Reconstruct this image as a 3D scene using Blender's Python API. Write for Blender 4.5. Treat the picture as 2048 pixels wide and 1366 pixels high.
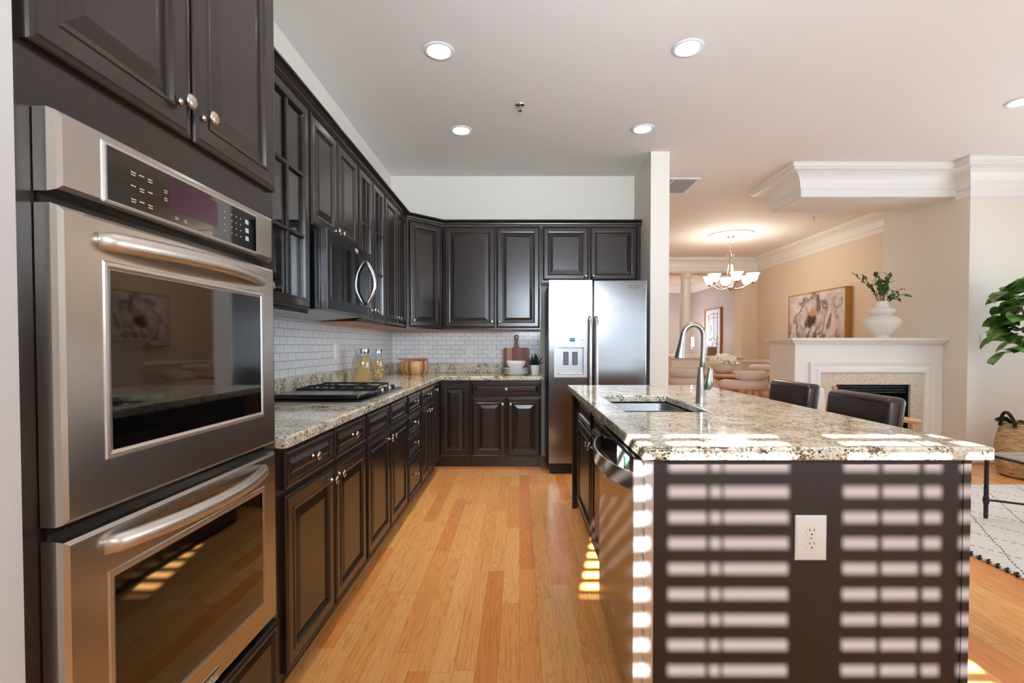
import bpy, bmesh, math, random
from mathutils import Vector, Matrix
random.seed(7)
for _o in list(bpy.data.objects):
    bpy.data.objects.remove(_o)
SC = bpy.context.scene
COL = SC.collection
PI = math.pi

# ------------------------------------------------------------------ camera
F_PX, HOR, VPX, PITCH, EYE = 965.0, 691.0, 1039.0, 0.02, 1.213
cam_d = bpy.data.cameras.new('camera')
cam_d.sensor_width = 36.0
cam_d.lens = F_PX / 2048.0 * 36.0
cam_d.shift_x = -(VPX - 1024.0) / 2048.0
cam_d.shift_y = (HOR + F_PX * math.tan(PITCH) - 683.0) / 2048.0
cam_d.clip_start = 0.02
cam = bpy.data.objects.new('camera', cam_d)
cam.location = (0, 0, EYE)
cam.rotation_euler = (PI / 2 - PITCH, 0, 0)
COL.objects.link(cam)
SC.camera = cam

# ------------------------------------------------------------------ view, world, sun, daylight
SC.view_settings.view_transform = 'Standard'
SC.view_settings.look = 'None'
SC.view_settings.exposure = 0.07
SC.view_settings.gamma = 1.0
SC.view_settings.use_curve_mapping = False
SC.cycles.use_denoising = True
SC.cycles.max_bounces = 10
SC.cycles.diffuse_bounces = 5
SC.cycles.glossy_bounces = 5
SC.cycles.transparent_max_bounces = 12
SC.cycles.caustics_reflective = False
SC.cycles.caustics_refractive = False
SC.cycles.sample_clamp_indirect = 8.0

W = bpy.data.worlds.new('world')
SC.world = W
W.use_nodes = True
W.node_tree.nodes['Background'].inputs[0].default_value = (0.78, 0.89, 1.0, 1)
W.node_tree.nodes['Background'].inputs[1].default_value = 2.2

SUN_DIR = Vector((0.235, 1.0, -0.64)).normalized()
sl = bpy.data.lights.new('sun', 'SUN')
sl.energy = 64.0
sl.angle = math.radians(0.53)
sl.color = (1.0, 0.975, 0.95)
so = bpy.data.objects.new('sun', sl)
so.rotation_euler = SUN_DIR.to_track_quat('-Z', 'Y').to_euler()
so.location = (-1, -3, 4)
COL.objects.link(so)

def area_light(name, loc, direction, sx, sy, power, color, spread=180):
    d = bpy.data.lights.new(name, 'AREA')
    d.shape = 'RECTANGLE'
    d.size, d.size_y = sx, sy
    d.energy, d.color = power, color
    d.spread = math.radians(spread)
    o = bpy.data.objects.new(name, d)
    o.location = loc
    o.rotation_euler = Vector(direction).to_track_quat('-Z', 'Y').to_euler()
    COL.objects.link(o)
    return o

# daylight through the two shuttered windows behind the camera and the tall family room windows; two fill lamps are added
area_light('window_daylight', (0.55, -0.40, 1.95), (-0.06, 1, 0.16), 1.3, 0.9, 37, (0.76, 0.87, 1.0), 92)
area_light('family_room_daylight', (5.9, 2.0, 1.5), (-1, 0.1, 0.5), 4.4, 2.0, 48, (0.70, 0.84, 1.0), 120)
area_light('family_room_back_fill', (2.75, -0.40, 1.5), (0.05, 1, 0.4), 3.5, 1.8, 20, (0.74, 0.87, 1.0), 120)  # added fill in front of closed shutters, widened to brighten the fridge doors
area_light('foyer_fill', (2.9, 14.0, 2.6), (0.4, 0, -1), 1.6, 1.6, 70, (0.84, 0.92, 1.0))  # added fill below the foyer ceiling; no window opens there

# ------------------------------------------------------------------ materials
def newmat(name):
    m = bpy.data.materials.new(name)
    m.use_nodes = True
    nt = m.node_tree
    return m, nt, nt.nodes['Principled BSDF']

def setp(b, **kw):
    names = dict(col='Base Color', rough='Roughness', metal='Metallic', spec='Specular IOR Level', coat='Coat Weight',
                 coatr='Coat Roughness', trans='Transmission Weight', ior='IOR', sheen='Sheen Weight', aniso='Anisotropic',
                 emc='Emission Color', ems='Emission Strength', sss='Subsurface Weight')
    for k, v in kw.items():
        if k in ('col', 'emc'):
            v = (*v, 1)
        b.inputs[names[k]].default_value = v

def S(r, g, b):
    f = lambda c: (c / 255 / 12.92) if c / 255 <= .04045 else ((c / 255 + .055) / 1.055) ** 2.4
    return (f(r), f(g), f(b))

def nd(nt, t, ins=None, **attrs):
    n = nt.nodes.new('ShaderNode' + t)
    for k, v in attrs.items():
        setattr(n, k, v)
    for k, v in (ins or {}).items():
        s = n.inputs[k]
        if hasattr(v, 'links'):
            nt.links.new(v, s)
        else:
            s.default_value = v
    return n

def coords(nt, scale=(1, 1, 1), rot=(0, 0, 0), kind='Object'):
    tc = nd(nt, 'TexCoord')
    mp = nd(nt, 'Mapping', {'Vector': tc.outputs[kind], 'Scale': scale, 'Rotation': rot})
    return mp.outputs[0]

def ramp(nt, fac, stops, interp='LINEAR'):
    r = nd(nt, 'ValToRGB', {'Fac': fac})
    r.color_ramp.interpolation = interp
    e = r.color_ramp.elements
    while len(e) < len(stops):
        e.new(0.5)
    for el, (p, c) in zip(e, stops):
        el.position = p
        el.color = (*c, 1) if len(c) == 3 else c
    return r.outputs['Color']

def mix(nt, fac, a, b, blend='MIX'):
    n = nd(nt, 'Mix', data_type='RGBA', blend_type=blend)
    for i, v in ((0, fac), (6, a), (7, b)):
        s = n.inputs[i]
        if hasattr(v, 'links'):
            nt.links.new(v, s)
        elif i == 0:
            s.default_value = v
        else:
            s.default_value = (*v, 1)
    return n.outputs[2]

def math_(nt, op, a, b=None):
    n = nd(nt, 'Math', operation=op)
    for i, v in ((0, a), (1, b)):
        if v is None:
            continue
        if hasattr(v, 'links'):
            nt.links.new(v, n.inputs[i])
        else:
            n.inputs[i].default_value = v
    return n.outputs[0]

def bump(nt, b, h, strength=.2, dist=.01):
    n = nd(nt, 'Bump', {'Height': h, 'Strength': strength, 'Distance': dist})
    nt.links.new(n.outputs[0], b.inputs['Normal'])

M = {}
def plain(key, col, rough=.5, noise=0, nscale=40, **kw):
    m, nt, b = newmat(key)
    setp(b, col=col, rough=rough, **kw)
    if noise:
        t = nd(nt, 'TexNoise', {'Vector': coords(nt), 'Scale': nscale, 'Detail': 4.0})
        bump(nt, b, t.outputs[0], noise, .004)
        c2 = tuple(min(1, c * 1.12) for c in col); c1 = tuple(c * .9 for c in col)
        nt.links.new(ramp(nt, t.outputs[0], [(.3, c1), (.7, c2)]), b.inputs['Base Color'])
    M[key] = m
    return m

plain('wall paint', S(234, 228, 217), .6)
plain('near wall paint', S(214, 214, 214), .6)
plain('warm wall paint', S(230, 213, 190), .6)
plain('ceiling paint', S(238, 234, 230), .75)
plain('white trim paint', S(238, 237, 233), .38)
plain('grey room paint', S(184, 175, 174), .6)
plain('nickel', S(205, 198, 188), .2, metal=1.0)
plain('chrome', S(220, 222, 224), .12, metal=1.0)
plain('black plastic', S(14, 14, 15), .3)
plain('black enamel', S(12, 12, 13), .18)
plain('cast iron', S(20, 20, 21), .5, .2, 300)
plain('grey plastic', S(92, 96, 98), .4)
plain('silver plastic', S(176, 178, 178), .35, metal=.4)
plain('window lit flange', S(226, 228, 230), .42, metal=.94)  # steel edge paled to imitate the bright window it faces
plain('blue display', S(70, 140, 175), .2)
plain('purple display', S(62, 30, 52), .12)
plain('white plastic', S(238, 238, 236), .3)
plain('porcelain', S(242, 241, 238), .15, coat=.3)
plain('matte ceramic', S(240, 237, 232), .6, .1, 120)
plain('mark white', S(188, 192, 194), .5)
plain('raw maple', S(205, 150, 98), .5, .05, 80)
plain('iron black', S(30, 30, 32), .5, .1, 200)
plain('gold frame', S(190, 140, 62), .4, .05, 100)
plain('oak frame', S(170, 115, 70), .45, .05, 100)
plain('boucle', S(232, 218, 206), .95, .8, 260, sheen=.3)
plain('white boucle', S(226, 220, 210), .95, .8, 260, sheen=.3)
plain('brass leg', S(190, 160, 110), .3, metal=1.0)
plain('green sticker', S(20, 120, 84), .5)
plain('hydrangea', S(240, 235, 216), .8)
plain('firebox black', S(16, 16, 17), .5)
plain('dark soil', S(40, 30, 22), .9)
plain('dark wood', S(48, 30, 22), .35, .05, 60)
plain('tan wood', S(196, 138, 84), .4, .05, 60)
plain('taupe fabric', S(150, 128, 110), .9, .3, 200)
plain('pasta', S(228, 190, 120), .6)
plain('grout', S(150, 148, 146), .8)
plain('vent grey', S(165, 166, 166), .6)
plain('black rope', S(24, 24, 26), .8, .5, 200)

def m_espresso():
    m, nt, b = newmat('espresso cabinet finish')
    v = coords(nt, (60, 60, 3))
    t = nd(nt, 'TexNoise', {'Vector': v, 'Scale': 1.0, 'Detail': 5.0, 'Roughness': .6})
    nt.links.new(ramp(nt, t.outputs[0], [(.3, S(33, 25, 22)), (.7, S(39, 29, 26))]), b.inputs['Base Color'])
    setp(b, rough=.27, spec=.5, coat=.25, coatr=.18)
    M['espresso'] = m
m_espresso()

plain('island veneer', S(53, 47, 46), .4)

def m_steel(key, vec_scale, rough, col=(198, 194, 188), bs=.06, wave=0.0):
    m, nt, b = newmat(key)
    t = nd(nt, 'TexNoise', {'Vector': coords(nt, vec_scale), 'Scale': 1.0, 'Detail': 3.0})
    setp(b, col=S(*col), metal=1.0, rough=rough, aniso=.4)
    h = t.outputs[0]
    if wave:
        t2 = nd(nt, 'TexNoise', {'Vector': coords(nt, (.8, .8, 7)), 'Scale': 1.0, 'Detail': 1.0})
        h = math_(nt, 'ADD', math_(nt, 'MULTIPLY', h, .06), math_(nt, 'MULTIPLY', t2.outputs[0], wave))
    bump(nt, b, h, bs, .002 if not wave else .01)
    rr = nd(nt, 'MapRange', {'Value': t.outputs[0], 'To Min': rough * .95, 'To Max': rough * 1.06})
    nt.links.new(rr.outputs[0], b.inputs['Roughness'])
    M[key] = m
m_steel('brushed steel', (3, 3, 900), .25, bs=.008)
m_steel('fridge steel', (260, 260, 3), .17, (150, 153, 157), .25, wave=.5)
m_steel('handle steel', (40, 40, 40), .34, (215, 208, 200), bs=.01)
m_steel('dark steel', (4, 4, 900), .3, (92, 90, 90), bs=.008)
m_steel('sink steel', (200, 6, 6), .40, (138, 139, 139), bs=.01)
m_steel('faucet nickel', (60, 60, 60), .33, (164, 160, 154), bs=.01)

def m_glass():
    for key, tint, rough in (('pane', (.95, .96, .96, 1), .012), ('jar glass', (.95, .965, .96, 1), .03)):
        m, nt, b = newmat('clear ' + key)
        nt.nodes.remove(b)
        out = nt.nodes['Material Output']
        tr = nd(nt, 'BsdfTransparent', {'Color': tint})
        gl = nd(nt, 'BsdfGlossy', {'Color': (1, 1, 1, 1), 'Roughness': rough})
        lw = nd(nt, 'LayerWeight', {'Blend': .5})
        f = math_(nt, 'ADD', math_(nt, 'MULTIPLY', math_(nt, 'POWER', lw.outputs['Facing'], 4.0), .8), .045)
        mx = nd(nt, 'MixShader', {0: f, 1: tr.outputs[0], 2: gl.outputs[0]})
        nt.links.new(mx.outputs[0], out.inputs[0])
        M[key] = m
    m, nt, b = newmat('black glass')
    setp(b, col=S(8, 8, 9), rough=.04, spec=.7, coat=.6, coatr=.02)
    M['black glass'] = m
m_glass()

def m_granite():
    m, nt, b = newmat('speckled granite')
    v = coords(nt, (1, 1, 1), (0, 0, .5))
    warp = nd(nt, 'TexNoise', {'Vector': v, 'Scale': 55.0, 'Detail': 2.0})
    sc_ = nd(nt, 'VectorMath', {0: warp.outputs[1]}, operation='SCALE')
    sc_.inputs[3].default_value = .016
    ad = nd(nt, 'VectorMath', {0: v, 1: sc_.outputs[0]}, operation='ADD')
    mp = nd(nt, 'Mapping', {'Vector': ad.outputs[0], 'Scale': (1.0, 1.7, 1.5)})
    p = mp.outputs[0]
    big = nd(nt, 'TexNoise', {'Vector': v, 'Scale': 11.0, 'Detail': 3.0})
    v1 = nd(nt, 'TexVoronoi', {'Vector': p, 'Scale': 78.0})
    v2 = nd(nt, 'TexVoronoi', {'Vector': p, 'Scale': 150.0})
    s1 = nd(nt, 'SeparateColor', {0: v1.outputs['Color']})
    s2 = nd(nt, 'SeparateColor', {0: v2.outputs['Color']})
    cl = math_(nt, 'MULTIPLY', math_(nt, 'SUBTRACT', big.outputs[0], .5), .9)
    t1 = math_(nt, 'ADD', s1.outputs[0], cl)
    c = ramp(nt, t1, [(.0, S(132, 112, 86)), (.11, S(188, 172, 140)), (.27, S(216, 205, 178)), (.55, S(235, 228, 210)), (.8, S(226, 220, 206)), (.94, S(196, 195, 188))])
    t2 = math_(nt, 'ADD', s2.outputs[1], cl)
    dm = ramp(nt, t2, [(.10, (1, 1, 1)), (.14, (0, 0, 0))])
    c = mix(nt, dm, c, S(52, 48, 44))
    t3 = math_(nt, 'ADD', s2.outputs[2], cl)
    bm_ = ramp(nt, t3, [(.09, (.9, .9, .9)), (.15, (0, 0, 0))])
    c = mix(nt, bm_, c, S(124, 100, 66))
    nt.links.new(c, b.inputs['Base Color'])
    setp(b, rough=.09, spec=.5)
    M['granite'] = m
m_granite()

def m_floor():
    m, nt, b = newmat('oak strip floor')
    tc = nd(nt, 'TexCoord')
    sx = nd(nt, 'SeparateXYZ', {0: tc.outputs['Object']})
    x, y = sx.outputs[0], sx.outputs[1]
    PW = .083
    rowf = math_(nt, 'DIVIDE', x, PW)
    row = math_(nt, 'FLOOR', rowf)
    wn = nd(nt, 'TexWhiteNoise', {'W': row}, noise_dimensions='1D')
    off = math_(nt, 'MULTIPLY', wn.outputs[0], 3.7)
    lenf = math_(nt, 'DIVIDE', math_(nt, 'ADD', y, off), .95)
    idx = math_(nt, 'FLOOR', lenf)
    cv = nd(nt, 'CombineXYZ', {0: row, 1: idx})
    rnd = nd(nt, 'TexWhiteNoise', {'Vector': cv.outputs[0]}, noise_dimensions='2D')
    base = ramp(nt, rnd.outputs[0], [(0, S(236, 146, 78)), (.12, S(246, 168, 94)), (.4, S(252, 184, 110)), (.65, S(254, 190, 120)), (.88, S(249, 174, 102)), (1, S(240, 156, 88))])
    # grain
    so_ = nd(nt, 'VectorMath', {0: rnd.outputs[1]}, operation='SCALE'); so_.inputs[3].default_value = 37.0
    pv = nd(nt, 'VectorMath', {0: tc.outputs['Object'], 1: so_.outputs[0]}, operation='ADD')
    mp = nd(nt, 'Mapping', {'Vector': pv.outputs[0], 'Scale': (17, 1.1, 1)})
    n1 = nd(nt, 'TexNoise', {'Vector': mp.outputs[0], 'Scale': 1.0, 'Detail': 2.0, 'Distortion': .4})
    rings = math_(nt, 'FRACT', math_(nt, 'MULTIPLY', n1.outputs[0], 14.0))
    rm = ramp(nt, rings, [(0, (.62, .52, .42)), (.3, (1, 1, 1)), (.8, (1, 1, 1)), (1, (.66, .56, .46))])
    c = mix(nt, .42, base, rm, 'MULTIPLY')
    mp2 = nd(nt, 'Mapping', {'Vector': pv.outputs[0], 'Scale': (300, 7, 1)})
    n2 = nd(nt, 'TexNoise', {'Vector': mp2.outputs[0], 'Scale': 1.0, 'Detail': 3.0})
    fm = ramp(nt, n2.outputs[0], [(.35, (.84, .80, .76)), (.6, (1, 1, 1))])
    c = mix(nt, .6, c, fm, 'MULTIPLY')
    # seams
    fx = math_(nt, 'FRACT', rowf)
    fy = math_(nt, 'FRACT', lenf)
    s1 = math_(nt, 'LESS_THAN', fx, .014)
    s2 = math_(nt, 'LESS_THAN', fy, .0016)
    seam = math_(nt, 'MAXIMUM', s1, s2)
    c = mix(nt, math_(nt, 'MULTIPLY', seam, .55), c, S(110, 62, 30))
    nt.links.new(c, b.inputs['Base Color'])
    setp(b, rough=.24, spec=.45, coat=.2, coatr=.12)
    hh = math_(nt, 'SUBTRACT', math_(nt, 'MULTIPLY', n2.outputs[0], .15), seam)
    bump(nt, b, hh, .12, .002)
    M['floor'] = m
m_floor()

def m_tile(key, axis):
    m, nt, b = newmat(key)
    tc = nd(nt, 'TexCoord')
    sx = nd(nt, 'SeparateXYZ', {0: tc.outputs['Object']})
    cv = nd(nt, 'CombineXYZ', {0: sx.outputs[axis], 1: sx.outputs[2]})
    br = nd(nt, 'TexBrick', {'Vector': cv.outputs[0], 'Color1': (*S(240, 241, 242), 1), 'Color2': (*S(232, 234, 236), 1),
                             'Mortar': (*S(112, 112, 114), 1), 'Scale': 1.0, 'Mortar Size': .0013, 'Mortar Smooth': .1,
                             'Brick Width': .1, 'Row Height': .0487})
    nt.links.new(br.outputs[0], b.inputs['Base Color'])
    setp(b, rough=.12)
    bump(nt, b, math_(nt, 'SUBTRACT', 1.0, br.outputs[1]), .35, .0015)
    M[key] = m
m_tile('subway tile y', 1)
m_tile('subway tile x', 0)

def m_striped(key, cols, axis, period, rough=.35):
    m, nt, b = newmat(key)
    tc = nd(nt, 'TexCoord')
    sx = nd(nt, 'SeparateXYZ', {0: tc.outputs['Object']})
    if axis == 'ang':
        a = math_(nt, 'ARCTAN2', sx.outputs[1], sx.outputs[0])
        t = math_(nt, 'MULTIPLY', math_(nt, 'ADD', a, 10.0), 1 / period)
    else:
        t = math_(nt, 'DIVIDE', math_(nt, 'ADD', sx.outputs[axis], 5.0), period)
    wn = nd(nt, 'TexWhiteNoise', {'W': math_(nt, 'FLOOR', t)}, noise_dimensions='1D')
    n = len(cols)
    c = ramp(nt, wn.outputs[0], [(i / n, S(*cl)) for i, cl in enumerate(cols)], 'CONSTANT')
    g = nd(nt, 'TexNoise', {'Vector': coords(nt, (90, 90, 9)), 'Scale': 1.0, 'Detail': 3.0})
    c = mix(nt, .5, c, ramp(nt, g.outputs[0], [(.3, (.75, .75, .75)), (.7, (1, 1, 1))]), 'MULTIPLY')
    nt.links.new(c, b.inputs['Base Color'])
    setp(b, rough=rough)
    M[key] = m
m_striped('acacia staves', [(214, 160, 110), (150, 92, 58), (228, 182, 134), (120, 70, 44), (196, 138, 92)], 'ang', .21)
m_striped('board staves', [(140, 76, 58), (196, 132, 100), (124, 62, 50), (150, 84, 62)], 0, .055, .5)

def m_leather():
    m, nt, b = newmat('dark brown leather')
    t = nd(nt, 'TexVoronoi', {'Vector': coords(nt), 'Scale': 160.0})
    n = nd(nt, 'TexNoise', {'Vector': coords(nt), 'Scale': 9.0, 'Detail': 3.0})
    nt.links.new(ramp(nt, n.outputs[0], [(.3, S(34, 24, 22)), (.7, S(58, 38, 33))]), b.inputs['Base Color'])
    setp(b, rough=.26)
    bump(nt, b, math_(nt, 'ADD', math_(nt, 'MULTIPLY', t.outputs[0], .2), n.outputs[0]), .25, .004)
    M['leather'] = m
m_leather()

def m_oaktop():
    m, nt, b = newmat('table oak')
    g = nd(nt, 'TexNoise', {'Vector': coords(nt, (3, 40, 40)), 'Scale': 1.0, 'Detail': 4.0})
    nt.links.new(ramp(nt, g.outputs[0], [(.3, S(186, 138, 92)), (.7, S(216, 172, 124))]), b.inputs['Base Color'])
    setp(b, rough=.4)
    M['table oak'] = m
m_oaktop()

def m_stone():
    m, nt, b = newmat('speckled hearth stone')
    v = coords(nt)
    a = nd(nt, 'TexNoise', {'Vector': v, 'Scale': 120.0, 'Detail': 3.0})
    nt.links.new(ramp(nt, a.outputs[0], [(.36, S(158, 142, 124)), (.45, S(208, 196, 180)), (.6, S(220, 210, 196)), (.7, S(196, 182, 164))]), b.inputs['Base Color'])
    setp(b, rough=.2)
    M['stone'] = m
m_stone()

def m_leaf(key, c1, c2):
    m, nt, b = newmat(key)
    n = nd(nt, 'TexNoise', {'Vector': coords(nt), 'Scale': 14.0, 'Detail': 2.0})
    nt.links.new(ramp(nt, n.outputs[0], [(.35, S(*c1)), (.65, S(*c2))]), b.inputs['Base Color'])
    setp(b, rough=.32)
    M[key] = m
m_leaf('fiddle leaf', (48, 88, 34), (112, 156, 74))
m_leaf('sprig leaf', (44, 80, 34), (96, 136, 66))
m_leaf('succulent leaf', (14, 28, 20), (28, 48, 34))
plain('bark', S(120, 92, 66), .9, .6, 60)

def m_seagrass():
    m, nt, b = newmat('seagrass weave')
    n = nd(nt, 'TexNoise', {'Vector': coords(nt, (14, 14, 110)), 'Scale': 1.0, 'Detail': 3.0})
    nt.links.new(ramp(nt, n.outputs[0], [(.32, S(142, 110, 74)), (.5, S(206, 176, 134)), (.68, S(226, 202, 164))]), b.inputs['Base Color'])
    setp(b, rough=.85)
    bump(nt, b, n.outputs[0], .8, .01)
    M['seagrass'] = m
m_seagrass()

def m_rug():
    m, nt, b = newmat('diamond rug pile')
    tc = nd(nt, 'TexCoord')
    sx = nd(nt, 'SeparateXYZ', {0: tc.outputs['Object']})
    n = nd(nt, 'TexNoise', {'Vector': tc.outputs['Object'], 'Scale': 7.0})
    wob = math_(nt, 'MULTIPLY', n.outputs[0], .05)
    x = math_(nt, 'ADD', sx.outputs[0], wob); y = sx.outputs[1]
    masks = []
    for k, sgn in enumerate((1, -1)):
        u = math_(nt, 'ADD', x, math_(nt, 'MULTIPLY', y, .62 * sgn))
        v = math_(nt, 'SUBTRACT', x, math_(nt, 'MULTIPLY', y, 1.6 * sgn))
        line = math_(nt, 'LESS_THAN', math_(nt, 'FRACT', math_(nt, 'DIVIDE', u, .31)), .035)
        dash = math_(nt, 'LESS_THAN', math_(nt, 'FRACT', math_(nt, 'DIVIDE', v, .075)), .6)
        masks.append(math_(nt, 'MULTIPLY', line, dash))
    mk = math_(nt, 'MAXIMUM', masks[0], masks[1])
    w = nd(nt, 'TexNoise', {'Vector': coords(nt, (30, 160, 30)), 'Scale': 1.0, 'Detail': 2.0})
    base = ramp(nt, w.outputs[0], [(.3, S(216, 211, 203)), (.7, S(238, 235, 229))])
    nt.links.new(mix(nt, mk, base, S(48, 45, 44)), b.inputs['Base Color'])
    setp(b, rough=.95, sheen=.2)
    bump(nt, b, w.outputs[0], .5, .008)
    M['rug'] = m
m_rug()

def m_painting():
    m, nt, b = newmat('abstract bloom canvas')
    tc = nd(nt, 'TexCoord')
    sx = nd(nt, 'SeparateXYZ', {0: tc.outputs['Object']})
    u, v = sx.outputs[1], sx.outputs[2]          # local metres on the canvas, centre 0
    nz = nd(nt, 'TexNoise', {'Vector': tc.outputs['Object'], 'Scale': 3.2, 'Detail': 5.0, 'Distortion': 1.6})
    base = ramp(nt, nz.outputs[0], [(.3, S(150, 128, 130)), (.42, S(205, 190, 190)), (.55, S(222, 210, 204)), (.7, S(236, 228, 222))])
    def radial(cu, cv, su, sv):
        a = math_(nt, 'DIVIDE', math_(nt, 'SUBTRACT', u, cu), su)
        c = math_(nt, 'DIVIDE', math_(nt, 'SUBTRACT', v, cv), sv)
        return math_(nt, 'SQRT', math_(nt, 'ADD', math_(nt, 'MULTIPLY', a, a), math_(nt, 'MULTIPLY', c, c)))
    nw = math_(nt, 'MULTIPLY', math_(nt, 'SUBTRACT', nz.outputs[0], .5), 1.6)
    d = math_(nt, 'ADD', radial(.12, .0, .5, .42), nw)
    ringm = ramp(nt, d, [(.7, (0, 0, 0)), (.86, (.85, .85, .85)), (1.0, (0, 0, 0))])
    c = mix(nt, ringm, base, S(96, 72, 62))
    d2 = math_(nt, 'ADD', radial(.1, -.02, .22, .2), nw)
    c = mix(nt, ramp(nt, d2, [(.45, (1, 1, 1)), (.8, (0, 0, 0))]), c, S(66, 46, 42))
    d3 = math_(nt, 'ADD', radial(.06, .12, .2, .1), nw)
    c = mix(nt, ramp(nt, d3, [(.4, (.9, .9, .9)), (.75, (0, 0, 0))]), c, S(196, 160, 110))
    d4 = math_(nt, 'ADD', radial(-.1, .26, .07, .2), nw)
    c = mix(nt, ramp(nt, d4, [(.5, (.9, .9, .9)), (.8, (0, 0, 0))]), c, S(124, 92, 76))
    wv = nd(nt, 'TexWave', {'Vector': tc.outputs['Object'], 'Scale': 1.7, 'Distortion': 9.0, 'Detail': 3.0, 'Detail Scale': 1.4})
    low = nd(nt, 'MapRange', {'Value': v, 'From Min': .02, 'From Max': -.3, 'To Min': 0.0, 'To Max': .95})
    st = ramp(nt, wv.outputs[1], [(.06, (1, 1, 1)), (.2, (0, 0, 0))])
    c = mix(nt, math_(nt, 'MULTIPLY', st, low.outputs[0]), c, S(84, 58, 58))
    nt.links.new(c, b.inputs['Base Color'])
    setp(b, rough=.6)
    M['painting'] = m
m_painting()

def m_emit(key, col, strength):
    m, nt, b = newmat(key)
    setp(b, col=(.8, .8, .8), emc=col, ems=strength)
    M[key] = m
m_emit('lamp disc', (1.0, .95, .88), 9.0)
m_emit('bulb glass', (1.0, .86, .68), 2.6)
m_emit('lampshade lit', (1.0, .86, .7), 1.0)

# ------------------------------------------------------------------ mesh helpers
X, Y, Z = Vector((1, 0, 0)), Vector((0, 1, 0)), Vector((0, 0, 1))

class Frame:
    """a face plane: u runs along it, z is up, n points out of it"""
    def __init__(s, o, u, n):
        s.o, s.u, s.n = Vector(o), Vector(u).normalized(), Vector(n).normalized()
    def p(s, u, z, n=0.0):
        return s.o + s.u * u + Z * z + s.n * n

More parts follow.
